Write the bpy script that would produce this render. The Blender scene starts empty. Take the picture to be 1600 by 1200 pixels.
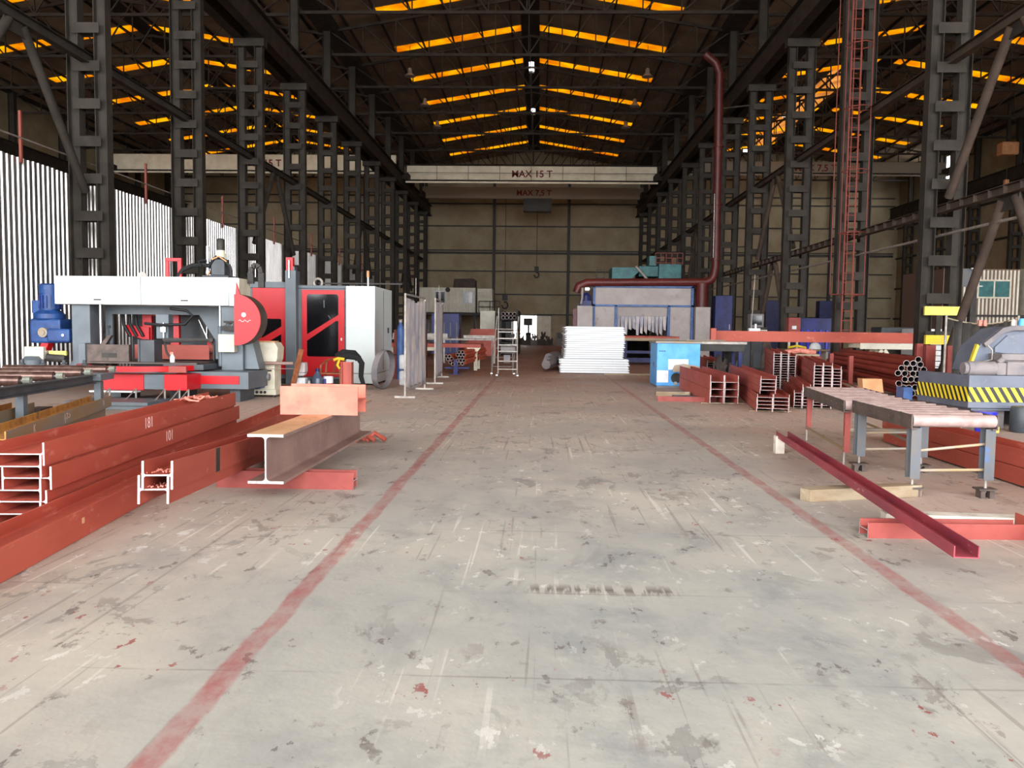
import bpy, bmesh, math, random
from mathutils import Vector, Matrix
random.seed(7)
sc = bpy.context.scene
COL = sc.collection

# ------------------------------------------------------------------ camera
cam = bpy.data.objects.new('camera', bpy.data.cameras.new('camera'))
COL.objects.link(cam)
cam.data.sensor_width = 36.0
cam.data.lens = 36.0 * 1290.0 / 1600.0
cam.data.clip_end = 400
cam.matrix_world = (Matrix.Translation((0, 0, 1.5)) @ Matrix.Rotation(0.0324576, 4, 'Z')
                    @ Matrix.Rotation(math.pi / 2 - 0.0661899, 4, 'X') @ Matrix.Rotation(0.012, 4, 'Z'))
sc.camera = cam

# ------------------------------------------------------------------ sky, sun, exposure
world = bpy.data.worlds.new('overcast_sky'); sc.world = world; world.use_nodes = True
wn = world.node_tree.nodes; wl = world.node_tree.links
bg = wn['Background']
sky = wn.new('ShaderNodeTexSky'); sky.sky_type = 'HOSEK_WILKIE'; sky.turbidity = 6.0
sky.sun_direction = (0.55, 0.15, 0.82)
mixs = wn.new('ShaderNodeMix'); mixs.data_type = 'RGBA'; mixs.inputs[0].default_value = 0.93
mixs.inputs[7].default_value = (0.965, 0.985, 1.0, 1)
wl.new(sky.outputs[0], mixs.inputs[6]); wl.new(mixs.outputs[2], bg.inputs['Color'])
bg.inputs['Strength'].default_value = 10.3
# sampling portal over the open front of the hall (gives off no light of its own)
por = bpy.data.objects.new('gate_portal', bpy.data.lights.new('gate_portal', 'AREA')); COL.objects.link(por)
por.data.shape = 'RECTANGLE'; por.data.size = 71.5; por.data.size_y = 16.4
por.data.cycles.is_portal = True
por.location = (-.8, -17.6, 8.2); por.rotation_euler = (math.pi / 2, 0, 0)
vs = sc.view_settings
vs.view_transform = 'Standard'; vs.look = 'None'; vs.exposure = 0.25; vs.gamma = 1.0
vs.use_curve_mapping = False
sc.cycles.use_denoising = True
sc.cycles.max_bounces = 4
sc.cycles.diffuse_bounces = 3
sc.cycles.glossy_bounces = 3
sc.cycles.transmission_bounces = 4
sc.cycles.use_adaptive_sampling = True
sc.cycles.adaptive_threshold = 0.05
sc.cycles.sample_clamp_indirect = 8.0

# ------------------------------------------------------------------ materials
def lin(c):
    c = c / 255.0
    return c / 12.92 if c <= 0.04045 else ((c + 0.055) / 1.055) ** 2.4
def rgb(t): return (lin(t[0]), lin(t[1]), lin(t[2]), 1.0)

def mat(name, c, rough=0.6, metal=0.0, c2=None, scale=3.0, lo=0.4, hi=0.62, detail=4.0, c3=None, scale3=22.0, lo3=0.6, hi3=0.68,
        bump=0.0, bscale=40.0, var=0.10, stretch=None, spec=0.4):
    m = bpy.data.materials.new(name); m.use_nodes = True
    n = m.node_tree.nodes; l = m.node_tree.links
    b = n['Principled BSDF']
    b.inputs['Roughness'].default_value = rough; b.inputs['Metallic'].default_value = metal
    b.inputs['Specular IOR Level'].default_value = spec
    tc = n.new('ShaderNodeTexCoord'); oi = n.new('ShaderNodeObjectInfo')
    add = n.new('ShaderNodeVectorMath'); add.operation = 'MULTIPLY_ADD'
    mul = n.new('ShaderNodeMath'); mul.operation = 'MULTIPLY'; mul.inputs[1].default_value = 37.0
    l.new(oi.outputs['Random'], mul.inputs[0])
    add.inputs[1].default_value = stretch or (1, 1, 1)
    l.new(tc.outputs['Object'], add.inputs[0]); l.new(mul.outputs[0], add.inputs[2])
    vec = add.outputs[0]
    def mask(s, a, z):
        t = n.new('ShaderNodeTexNoise'); t.inputs['Scale'].default_value = s; t.inputs['Detail'].default_value = detail
        t.inputs['Roughness'].default_value = 0.62
        l.new(vec, t.inputs['Vector'])
        r = n.new('ShaderNodeMapRange'); r.inputs[1].default_value = a; r.inputs[2].default_value = z
        l.new(t.outputs[0], r.inputs[0]); return r.outputs[0], t
    col = None
    base = n.new('ShaderNodeRGB'); base.outputs[0].default_value = rgb(c); col = base.outputs[0]
    if c2:
        f, _ = mask(scale, lo, hi)
        x = n.new('ShaderNodeMix'); x.data_type = 'RGBA'; l.new(f, x.inputs[0]); l.new(col, x.inputs[6])
        x.inputs[7].default_value = rgb(c2); col = x.outputs[2]
    if c3:
        f, _ = mask(scale3, lo3, hi3)
        x = n.new('ShaderNodeMix'); x.data_type = 'RGBA'; l.new(f, x.inputs[0]); l.new(col, x.inputs[6])
        x.inputs[7].default_value = rgb(c3); col = x.outputs[2]
    if var:
        h = n.new('ShaderNodeHueSaturation'); r = n.new('ShaderNodeMapRange')
        r.inputs[3].default_value = 1 - var; r.inputs[4].default_value = 1 + var
        l.new(oi.outputs['Random'], r.inputs[0]); l.new(r.outputs[0], h.inputs['Value']); l.new(col, h.inputs['Color']); col = h.outputs[0]
    l.new(col, b.inputs['Base Color'])
    if bump:
        t = n.new('ShaderNodeTexNoise'); t.inputs['Scale'].default_value = bscale; t.inputs['Detail'].default_value = 4
        l.new(vec, t.inputs['Vector'])
        bp = n.new('ShaderNodeBump'); bp.inputs['Strength'].default_value = bump; bp.inputs['Distance'].default_value = 0.01
        l.new(t.outputs[0], bp.inputs['Height']); l.new(bp.outputs[0], b.inputs['Normal'])
    return m

RED = mat('primer_red', (174, 82, 66), 0.62, c2=(160, 71, 56), scale=1.6, c3=(194, 118, 102), scale3=9, lo3=0.6, hi3=0.75, bump=0.1, stretch=(1, .35, 1))
RED2 = mat('primer_red_dark', (176, 90, 78), 0.65, c2=(160, 78, 68), scale=2.0, c3=(184, 112, 102), scale3=9, lo3=0.62, hi3=0.8, stretch=(1, .35, 1))
CHAN = mat('channel_maroon', (158, 66, 74), 0.5, c2=(132, 54, 68), scale=3, c3=(190, 130, 128), scale3=18, lo3=0.64, hi3=0.7, stretch=(1, .3, 1))
SALMON = mat('primer_salmon', (196, 104, 86), 0.6, c2=(204, 122, 102), scale=3, c3=(182, 88, 76), scale3=2, lo3=0.55, hi3=0.7)
PINK = mat('faded_red', (148, 70, 63), 0.6, c2=(134, 58, 52), scale=4)
CUT = mat('sawn_steel_end', (196, 192, 192), 0.5, 0.1, c2=(168, 162, 162), scale=30)
CUTD = mat('sawn_steel_end_grey', (186, 176, 174), 0.5, 0.1, c2=(150, 140, 138), scale=30)
BROWN = mat('mill_scale_brown', (148, 120, 111), 0.6, 0.05, c2=(132, 106, 100), scale=2.5, c3=(160, 136, 127), scale3=14, lo3=0.6, hi3=0.8)
TAN = mat('flash_rust_tan', (206, 162, 122), 0.65, c2=(190, 142, 104), scale=4, c3=(176, 122, 84), scale3=12)
RUST = mat('orange_rust', (196, 140, 70), 0.75, c2=(166, 112, 56), scale=5, c3=(120, 98, 76), scale3=10, lo3=0.55, hi3=0.7)
RUSTG = mat('grey_mill_scale', (146, 139, 131), 0.6, 0.1, c2=(156, 132, 98), scale=2.5, c3=(150, 122, 74), scale3=7, lo3=0.58, hi3=0.75, stretch=(1, .4, 1))
STEELC = mat('column_paint', (60, 55, 50), 0.75, c2=(49, 45, 41), scale=2, spec=.2, c3=(68, 55, 46), scale3=5, lo3=0.6, hi3=0.8)
STEELD = mat('dark_steel', (58, 51, 46), 0.75, c2=(46, 40, 36), scale=2, spec=.2)
TIE = mat('brown_tie_steel', (80, 67, 59), 0.75, c2=(66, 56, 50), scale=2, spec=.2)
BLACKS = mat('black_steel', (40, 38, 37), 0.6, c2=(54, 50, 46), scale=6)
GREYM = mat('machine_grey', (98, 106, 112), 0.45, c2=(88, 96, 103), scale=2, c3=(96, 98, 100), scale3=12, lo3=0.66, hi3=0.8, var=0.04)
GREYD = mat('machine_grey_dark', (70, 75, 80), 0.5, c2=(58, 62, 67), scale=3)
PRESS = mat('press_blue_grey', (104, 110, 124), 0.5, c2=(92, 98, 112), scale=2, c3=(126, 122, 122), scale3=8, lo3=0.6, hi3=0.75)
PRESSD = mat('press_dust_grey', (132, 124, 124), 0.7, c2=(112, 108, 112), scale=4)
MRED = mat('machine_red', (192, 16, 28), 0.38, c2=(180, 14, 25), scale=2, var=0.03)
WHITE = mat('machine_white', (212, 220, 219), 0.4, c2=(204, 213, 211), scale=1.2, c3=(206, 186, 150), scale3=3.5, lo3=0.68, hi3=0.85, var=0.02)
CREAM = mat('cream_paint', (214, 208, 190), 0.5, c2=(196, 188, 166), scale=3, c3=(150, 116, 84), scale3=10, lo3=0.68, hi3=0.74)
PANELW = mat('white_panel_coat', (228, 230, 231), 0.4, c2=(220, 223, 225), scale=6, var=0.03)
FOAM = mat('panel_edge_foam', (150, 154, 160), 0.8)
BLUEM = mat('motor_blue', (36, 74, 132), 0.45, c2=(28, 56, 108), scale=5, c3=(78, 98, 130), scale3=14, lo3=0.62, hi3=0.75)
BLUEL = mat('cabinet_light_blue', (70, 150, 220), 0.5, c2=(92, 166, 226), scale=3, c3=(150, 140, 140), scale3=7, lo3=0.64, hi3=0.72)
BLUED = mat('dark_blue_paint', (38, 44, 104), 0.5, c2=(28, 34, 80), scale=3)
BLUEF = mat('booth_frame_blue', (72, 104, 160), 0.5, c2=(58, 84, 132), scale=4)
BLUEB = mat('bucket_blue', (38, 40, 190), 0.35)
TEAL = mat('teal_paint', (50, 108, 110), 0.5, c2=(38, 86, 88), scale=3)
LEGB = mat('leg_blue_grey', (86, 91, 98), 0.55, c2=(96, 92, 89), scale=6, c3=(74, 100, 142), scale3=2.5, lo3=0.6, hi3=0.68)
ROLL = mat('roller_steel', (166, 144, 139), 0.55, 0.1, c2=(146, 124, 119), scale=10)
ROLLD = mat('roller_rusty', (116, 92, 84), 0.32, 0.6, c2=(88, 66, 60), scale=8)
CHROME = mat('bright_steel', (212, 214, 216), 0.22, 0.9)
GALV = mat('galvanised_tube', (166, 160, 153), 0.5, 0.3, c2=(140, 132, 125), scale=8)
GALVSH = mat('galvanised_sheet', (176, 172, 170), 0.3, 0.85, c2=(164, 160, 158), scale=1.5, var=0.05)
RUBBER = mat('black_rubber', (24, 24, 26), 0.6)
DARKP = mat('dark_plate', (98, 84, 78), 0.6, 0.2, c2=(76, 66, 62), scale=5)
GLASSD = mat('tinted_window', (14, 14, 17), 0.12, spec=0.6)
WOOD = mat('weathered_timber', (152, 138, 116), 0.8, c2=(128, 108, 84), scale=4, c3=(176, 166, 150), scale3=9, bump=0.2, stretch=(.3, 1, 1))
WOODW = mat('whitened_timber', (206, 198, 186), 0.8, c2=(180, 170, 158), scale=4, c3=(120, 112, 104), scale3=9, lo3=0.64, hi3=0.7)
WOODC = mat('varnished_wood', (156, 92, 52), 0.5, c2=(130, 72, 40), scale=8)
TARP = mat('welding_blanket', (190, 184, 186), 0.85, c2=(142, 142, 158), scale=3.2, lo=.38, hi=.66, c3=(206, 192, 184), scale3=4, lo3=0.5, hi3=0.64, bump=0.5, bscale=7, stretch=(1, 1, .35), detail=8)
CARD = mat('cardboard', (206, 150, 108), 0.8, c2=(190, 134, 94), scale=4)
BEAR = mat('bearing_green_grey', (128, 132, 118), 0.5, c2=(104, 106, 96), scale=8)
YEL = mat('safety_yellow', (232, 204, 58), 0.5, c2=(214, 186, 50), scale=4)
YELP = mat('pale_yellow', (228, 216, 110), 0.55, c2=(206, 192, 90), scale=5)
PIPER = mat('pipe_red', (150, 62, 48), 0.6, c2=(132, 52, 42), scale=3, stretch=(1, .3, 1))
PIPEO = mat('pipe_orange', (204, 96, 60), 0.6, c2=(176, 76, 50), scale=3)
PIPEI = mat('pipe_bore_dark', (50, 44, 44), 0.7)
DUCT = mat('duct_oxide_red', (92, 34, 31), 0.45, c2=(76, 28, 26), scale=3)
LADR = mat('ladder_red', (124, 60, 50), 0.65)
WALLK = mat('khaki_sheet', (156, 144, 120), 0.8, c2=(138, 124, 98), scale=.5, c3=(126, 104, 78), scale3=1.4, lo3=0.6, hi3=0.85, var=0.06)
ROOFS = mat('roof_sheet', (140, 124, 106), 0.8, c2=(116, 100, 84), scale=.5, var=0.12)
CRANEW = mat('crane_cream', (232, 222, 200), 0.6, c2=(214, 200, 174), scale=1)
CRANEG = mat('crane_grey', (150, 138, 124), 0.6)
TXTRED = mat('stencil_red', (116, 26, 24), 0.7, var=0)
CHALK = mat('chalk', (232, 200, 192), 0.9, var=0)
JACK = mat('black_cloth', (26, 25, 26), 0.9)
YCLOTH = mat('yellow_cloth', (222, 176, 44), 0.9)
PLAST = mat('white_plastic', (226, 228, 230), 0.45, c2=(206, 210, 214), scale=6)
CLEARP = mat('milky_plastic', (196, 186, 186), 0.35, c2=(176, 164, 164), scale=5)
BOTT = mat('smoked_bottle', (70, 80, 98), 0.25)
CLAY = mat('pinkish_rag', (214, 140, 122), 0.8, c2=(176, 98, 84), scale=12)
GROUND = mat('yard_concrete', (176, 170, 160), 0.9, c2=(156, 150, 140), scale=.2)
BOOTH = mat('booth_grey', (172, 163, 160), 0.6, c2=(160, 150, 147), scale=1.2, c3=(132, 112, 106), scale3=3, lo3=.6, hi3=.8)
CABW = mat('cabin_white', (214, 210, 196), 0.6, c2=(194, 188, 172), scale=1)
CABS = mat('cabin_brown_stripe', (116, 92, 80), 0.7)
LEAFD = mat('dark_scrap', (60, 54, 52), 0.8, c2=(84, 70, 64), scale=6)

def skylight(name, c, tcol):
    m = bpy.data.materials.new(name); m.use_nodes = True
    n = m.node_tree.nodes; l = m.node_tree.links
    n.remove(n['Principled BSDF']); out = n['Material Output']
    tr = n.new('ShaderNodeBsdfTranslucent'); df = n.new('ShaderNodeBsdfDiffuse'); ms = n.new('ShaderNodeMixShader')
    tc = n.new('ShaderNodeTexCoord'); t = n.new('ShaderNodeTexNoise'); t.inputs['Scale'].default_value = 0.7; t.inputs['Detail'].default_value = 5
    l.new(tc.outputs['Object'], t.inputs['Vector'])
    r = n.new('ShaderNodeMapRange'); r.inputs[1].default_value = .35; r.inputs[2].default_value = .65
    l.new(t.outputs[0], r.inputs[0])
    x = n.new('ShaderNodeMix'); x.data_type = 'RGBA'; x.inputs[6].default_value = c; x.inputs[7].default_value = tcol
    l.new(r.outputs[0], x.inputs[0]); l.new(x.outputs[2], tr.inputs['Color']); df.inputs['Color'].default_value = (c[0] * .5, c[1] * .5, c[2] * .5, 1)
    ms.inputs[0].default_value = .25
    l.new(tr.outputs[0], ms.inputs[1]); l.new(df.outputs[0], ms.inputs[2]); l.new(ms.outputs[0], out.inputs['Surface'])
    return m
SKYL = skylight('orange_fibreglass', (0.46, 0.30, 0.016, 1), (0.36, 0.16, 0.008, 1))
SKYC = skylight('cream_fibreglass', (0.42, 0.26, 0.12, 1), (0.30, 0.17, 0.07, 1))

def lampmat(name, c, s):
    m = bpy.data.materials.new(name); m.use_nodes = True
    b = m.node_tree.nodes['Principled BSDF']
    b.inputs['Emission Color'].default_value = c; b.inputs['Emission Strength'].default_value = s
    b.inputs['Base Color'].default_value = (.8, .8, .8, 1)
    return m
LAMP = lampmat('tube_lamp', (0.95, 1, 0.95, 1), 3.0)

def floor_material():
    m = bpy.data.materials.new('worn_concrete_floor'); m.use_nodes = True
    n = m.node_tree.nodes; l = m.node_tree.links; b = n['Principled BSDF']
    geo = n.new('ShaderNodeNewGeometry'); sep = n.new('ShaderNodeSeparateXYZ'); l.new(geo.outputs['Position'], sep.inputs[0])
    def noise(s, st=(1, 1, 1), det=6, off=0, rough=.6, dist=0.0):
        mp = n.new('ShaderNodeMapping'); mp.inputs['Scale'].default_value = st; mp.inputs['Location'].default_value = (off, off * 1.7, off * .3)
        l.new(geo.outputs['Position'], mp.inputs[0])
        t = n.new('ShaderNodeTexNoise'); t.noise_dimensions = '2D'; t.inputs['Scale'].default_value = s; t.inputs['Detail'].default_value = min(det, 6)
        t.inputs['Roughness'].default_value = rough; t.inputs['Distortion'].default_value = dist
        l.new(mp.outputs[0], t.inputs['Vector']); return t.outputs[0]
    def rng(v, a, z, o0=0.0, o1=1.0):
        r = n.new('ShaderNodeMapRange'); r.inputs[1].default_value = a; r.inputs[2].default_value = z
        r.inputs[3].default_value = o0; r.inputs[4].default_value = o1
        l.new(v, r.inputs[0]); return r.outputs[0]
    def mth(op, a, c=None):
        x = n.new('ShaderNodeMath'); x.operation = op
        for i, v in enumerate((a, c)):
            if v is None: continue
            if isinstance(v, (int, float)): x.inputs[i].default_value = v
            else: l.new(v, x.inputs[i])
        return x.outputs[0]
    def mix(f, a, c):
        x = n.new('ShaderNodeMix'); x.data_type = 'RGBA'; x.clamp_factor = True
        if isinstance(f, (int, float)): x.inputs[0].default_value = f
        else: l.new(f, x.inputs[0])
        for i, v in ((6, a), (7, c)):
            if isinstance(v, tuple): x.inputs[i].default_value = rgb(v)
            else: l.new(v, x.inputs[i])
        return x.outputs[2]
    X, Y = sep.outputs[0], sep.outputs[1]
    def noise3(s, st=(1, 1, 1), det=5, off=0, rough=.6, dist=0.0):
        mp = n.new('ShaderNodeMapping'); mp.inputs['Scale'].default_value = st; mp.inputs['Location'].default_value = (off, off * 1.7, 0)
        l.new(geo.outputs['Position'], mp.inputs[0])
        t = n.new('ShaderNodeTexNoise'); t.noise_dimensions = '2D'; t.inputs['Scale'].default_value = s; t.inputs['Detail'].default_value = det
        t.inputs['Roughness'].default_value = rough; t.inputs['Distortion'].default_value = dist
        l.new(mp.outputs[0], t.inputs['Vector'])
        q = n.new('ShaderNodeSeparateColor'); l.new(t.outputs[1], q.inputs[0]); return q.outputs
    A0, A1, A2 = noise3(.6, det=5, off=4)                 # broad blotches and gates
    B0, B1, B2 = noise3(2.1, (1, .7, 1), det=6, off=21, rough=.68, dist=.3)   # flakes
    C0, C1, C2 = noise3(7.5, (1, .6, 1), det=5, off=75, rough=.68)            # chips
    c = mix(rng(A0, .35, .65), (160, 161, 157), (174, 171, 162))
    c = mix(mth('MULTIPLY', rng(B2, .45, .72), rng(Y, 6.0, 14.0, 1.0, .4)), c, (144, 146, 144))
    c = mix(rng(A2, .5, .75), c, (182, 179, 169))
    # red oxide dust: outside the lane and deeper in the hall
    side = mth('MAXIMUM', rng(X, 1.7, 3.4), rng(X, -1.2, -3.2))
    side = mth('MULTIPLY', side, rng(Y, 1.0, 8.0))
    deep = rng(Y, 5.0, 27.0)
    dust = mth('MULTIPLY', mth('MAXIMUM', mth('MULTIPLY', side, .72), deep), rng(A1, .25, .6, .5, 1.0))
    c = mix(mth('MULTIPLY', dust, .92), c, mix(rng(Y, 16.0, 38.0), (194, 156, 136), (152, 96, 78)))  # dust colour painted paler at mid depth to make up for light falloff
    near_pale = mth('MULTIPLY', rng(X, .2, -3.), rng(Y, 9.0, 3.5))
    c = mix(mth('MULTIPLY', near_pale, .4), c, (186, 174, 157))
    fl = mth('MULTIPLY', rng(B0, .60, .62), rng(A1, .44, .58))
    c = mix(mth('MULTIPLY', fl, .5), c, (116, 114, 110))
    fl2 = mth('MULTIPLY', rng(B1, .615, .635), rng(A2, .45, .6))
    c = mix(mth('MULTIPLY', fl2, .45), c, (108, 94, 88))
    st = mth('MULTIPLY', rng(A1, .58, .78), rng(Y, 6.0, 12.0, .45, .15))
    c = mix(st, c, (122, 124, 127))
    wh = mth('MULTIPLY', rng(C0, .63, .66), rng(A0, .42, .58))
    c = mix(mth('MULTIPLY', wh, .6), c, (216, 215, 209))
    bk = mth('MULTIPLY', rng(C2, .63, .66), rng(B2, .44, .6))
    c = mix(mth('MULTIPLY', bk, .8), c, (104, 96, 92))
    rd = mth('MULTIPLY', rng(C1, .67, .69), rng(A2, .5, .6))
    c = mix(mth('MULTIPLY', rd, .8), c, (140, 58, 56))
    # long drag scratches
    for k, (ang, off, sc_) in enumerate(((.3, 5, 1.0), (-.75, 15, .8), (1.4, 28, .9))):
        mp = n.new('ShaderNodeMapping'); mp.inputs['Rotation'].default_value = (0, 0, ang)
        mp.inputs['Scale'].default_value = (21 * sc_, .3 * sc_, 1); mp.inputs['Location'].default_value = (off, off, 0)
        l.new(geo.outputs['Position'], mp.inputs[0])
        t = n.new('ShaderNodeTexNoise'); t.noise_dimensions = '2D'; t.inputs['Scale'].default_value = 1.0; t.inputs['Detail'].default_value = 2; t.inputs['Distortion'].default_value = .15
        l.new(mp.outputs[0], t.inputs['Vector'])
        s_ = mth('MULTIPLY', rng(t.outputs[0], .69, .72), rng((A2, A0, A1)[k], .48, .58))
        c = mix(mth('MULTIPLY', s_, .4), c, (112, 102, 96) if k != 1 else (222, 218, 210))
    # slab joints
    wob = mth('ADD', Y, mth('MULTIPLY', A2, .06))
    for y0, gt in ((4.65, A0), (3.5, A1), (6.1, A2), (9.4, A0)):
        j = mth('MULTIPLY', rng(mth('ABSOLUTE', mth('SUBTRACT', wob, y0)), .012, .004), rng(gt, .44, .54))
        c = mix(mth('MULTIPLY', j, .35), c, (96, 90, 86))
    # dark tyre scrub beside a joint, in front of the camera
    dd = mth('MULTIPLY', rng(mth('ABSOLUTE', mth('SUBTRACT', Y, 4.7)), .12, .0),
             rng(mth('ABSOLUTE', mth('SUBTRACT', X, .38)), .48, .38))
    dd = mth('MULTIPLY', dd, rng(noise(6.5, (3, .35, 1), off=8, det=3), .46, .54))
    c = mix(mth('MULTIPLY', dd, .75), c, (80, 66, 62))
    # painted lane lines
    edge = mth('ADD', X, mth('MULTIPLY', mth('SUBTRACT', B2, .5), .07))
    for x0, w, a in ((-1.325, .066, .78), (2.205, .066, .66)):
        f = mth('MULTIPLY', rng(mth('ABSOLUTE', mth('SUBTRACT', edge, x0)), w, w - .02), rng(C0, .3, .6, 1.0, .45))
        f = mth('MULTIPLY', f, rng(Y, 36.0, 14.0, .2, 1.0))
        c = mix(mth('MULTIPLY', f, a), c, (152, 72, 72))
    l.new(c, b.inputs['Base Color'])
    b.inputs['Specular IOR Level'].default_value = .3
    l.new(rng(A0, .3, .7, .55, .8), b.inputs['Roughness'])
    bp = n.new('ShaderNodeBump'); bp.inputs['Strength'].default_value = .25; bp.inputs['Distance'].default_value = .01
    l.new(noise(9, det=3), bp.inputs['Height']); l.new(bp.outputs[0], b.inputs['Normal'])
    return m
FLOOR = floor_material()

def stripes_material():
    m = bpy.data.materials.new('hazard_stripes'); m.use_nodes = True
    n = m.node_tree.nodes; l = m.node_tree.links; b = n['Principled BSDF']; b.inputs['Roughness'].default_value = .5
    tc = n.new('ShaderNodeTexCoord'); sep = n.new('ShaderNodeSeparateXYZ'); l.new(tc.outputs['Object'], sep.inputs[0])
    def mth(op, a, c):
        x = n.new('ShaderNodeMath'); x.operation = op
        for i, v in enumerate((a, c)):
            if isinstance(v, (int, float)): x.inputs[i].default_value = v
            else: l.new(v, x.inputs[i])
        return x.outputs[0]
    s = mth('ADD', mth('SUBTRACT', sep.outputs[0], sep.outputs[1]), mth('MULTIPLY', sep.outputs[2], 0.62))
    f = mth('GREATER_THAN', mth('FRACT', mth('MULTIPLY', s, 7.6), 0), .5)
    x = n.new('ShaderNodeMix'); x.data_type = 'RGBA'; l.new(f, x.inputs[0])
    x.inputs[6].default_value = rgb((34, 32, 30)); x.inputs[7].default_value = rgb((228, 206, 48))
    l.new(x.outputs[2], b.inputs['Base Color'])
    return m
HAZ = stripes_material()

# ------------------------------------------------------------------ mesh helpers
ORG = {}
class MB:
    def __init__(s): s.v = []; s.f = []; s.m = []; s.mi = 0
    def mat(s, i): s.mi = i; return s
    def add(s, vs, fs):
        o = len(s.v); s.v += [tuple(p) for p in vs]
        for f in fs: s.f.append(tuple(o + i for i in f)); s.m.append(s.mi)
        return s
    def box(s, x0, x1, y0, y1, z0, z1, M=None):
        p = [(x, y, z) for z in (z0, z1) for y in (y0, y1) for x in (x0, x1)]
        if M: p = [M @ Vector(q) for q in p]
        return s.add(p, [(0, 2, 3, 1), (4, 5, 7, 6), (0, 1, 5, 4), (2, 6, 7, 3), (0, 4, 6, 2), (1, 3, 7, 5)])
    def tube(s, pts, r, n=10, cap=True, r2=None):
        pts = [Vector(p) for p in pts]; rings = []
        up = None
        for i, p in enumerate(pts):
            t = (pts[min(i + 1, len(pts) - 1)] - pts[max(i - 1, 0)]).normalized()
            if up is None:
                up = Vector((0, 0, 1)) if abs(t.z) < .9 else Vector((1, 0, 0))
            a = t.cross(up).normalized(); up = a.cross(t).normalized()
            rr = r if r2 is None else r + (r2 - r) * i / (len(pts) - 1)
            rings.append([p + (a * math.cos(2 * math.pi * k / n) + up * math.sin(2 * math.pi * k / n)) * rr for k in range(n)])
        vs = [q for R in rings for q in R]; fs = []
        for i in range(len(rings) - 1):
            for k in range(n):
                fs.append((i * n + k, i * n + (k + 1) % n, (i + 1) * n + (k + 1) % n, (i + 1) * n + k))
        if cap: fs += [tuple(reversed(range(n))), tuple(range((len(rings) - 1) * n, len(rings) * n))]
        return s.add(vs, fs)
    def prism(s, poly, a0, a1, axis='y'):
        n = len(poly); f = {'y': lambda p, t: (p[0], t, p[1]), 'x': lambda p, t: (t, p[0], p[1]), 'z': lambda p, t: (p[0], p[1], t)}[axis]
        vs = [f(p, a0) for p in poly] + [f(p, a1) for p in poly]
        fs = [(i, (i + 1) % n, n + (i + 1) % n, n + i) for i in range(n)]
        s.add(vs, fs)
        o = len(s.v) - 2 * n
        s.f += [tuple(o + i for i in reversed(range(n))), tuple(o + n + i for i in range(n))]; s.m += [s.mi, s.mi]
        return s
    def bar(s, p, q, w, h=None):
        p, q = Vector(p), Vector(q); h = h or w
        d = q - p; L = d.length; t = d.normalized()
        up = Vector((0, 0, 1)) if abs(t.z) < .98 else Vector((0, 1, 0))
        a = t.cross(up).normalized(); u = a.cross(t).normalized()
        M = Matrix((a, t, u)).transposed().to_4x4(); M.translation = p
        return s.box(-w / 2, w / 2, 0, L, -h / 2, h / 2, M)
    def lathe(s, prof, c=(0, 0, 0), n=20):
        vs = []; fs = []
        for (r, z) in prof:
            for k in range(n):
                a = 2 * math.pi * k / n; vs.append((c[0] + r * math.cos(a), c[1] + r * math.sin(a), c[2] + z))
        for i in range(len(prof) - 1):
            for k in range(n): fs.append((i * n + k, i * n + (k + 1) % n, (i + 1) * n + (k + 1) % n, (i + 1) * n + k))
        fs += [tuple(reversed(range(n))), tuple(range((len(prof) - 1) * n, len(prof) * n))]
        return s.add(vs, fs)
    def mesh(s, name, mats, smooth=False, fix=True, org=(0, 0, 0)):
        me = bpy.data.meshes.new(name)
        me.from_pydata([(x - org[0], y - org[1], z - org[2]) for x, y, z in s.v], [], s.f)
        for m in mats: me.materials.append(m)
        if len(mats) > 1:
            for p, i in zip(me.polygons, s.m): p.material_index = i
        if fix:
            bm = bmesh.new(); bm.from_mesh(me); bmesh.ops.recalc_face_normals(bm, faces=bm.faces); bm.to_mesh(me); bm.free()
        if smooth:
            me.shade_smooth(); me.set_sharp_from_angle(angle=math.radians(40))
        return me
    def build(s, name, mats, parent=None, loc=None, smooth=False, bevel=0.0):
        """vertices are in world coordinates; the object's origin is put at loc (default: its parent's origin)"""
        if not isinstance(mats, (list, tuple)): mats = [mats]
        org = ORG.get(parent.name, (0, 0, 0)) if parent else (loc or (0, 0, 0))
        o = bpy.data.objects.new(name, s.mesh(name, mats, smooth, org=org)); COL.objects.link(o)
        if parent: o.parent = parent
        else: o.location = org
        ORG[o.name] = org
        if bevel:
            b = o.modifiers.new('bevel', 'BEVEL'); b.width = bevel; b.segments = 2; b.limit_method = 'ANGLE'; b.harden_normals = False
        return o
def put(name, me, loc, rz=0.0, parent=None, rot=None):
    o = bpy.data.objects.new(name, me); COL.objects.link(o); o.location = loc
    o.rotation_euler = rot or (0, 0, rz)
    if parent: o.parent = parent
    return o
def tag(o, label, cat=None, group=None, kind=None):
    o['label'] = label
    if cat: o['category'] = cat
    if group: o['group'] = group
    if kind: o['kind'] = kind
    return o
def thing(name, label, cat, loc=(0, 0, 0), group=None, kind=None, rz=0.0):
    o = bpy.data.objects.new(name, None); COL.objects.link(o); o.location = loc; o.rotation_euler = (0, 0, rz)
    o.empty_display_size = .2; ORG[o.name] = tuple(loc)
    return tag(o, label, cat, group, kind)
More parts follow.
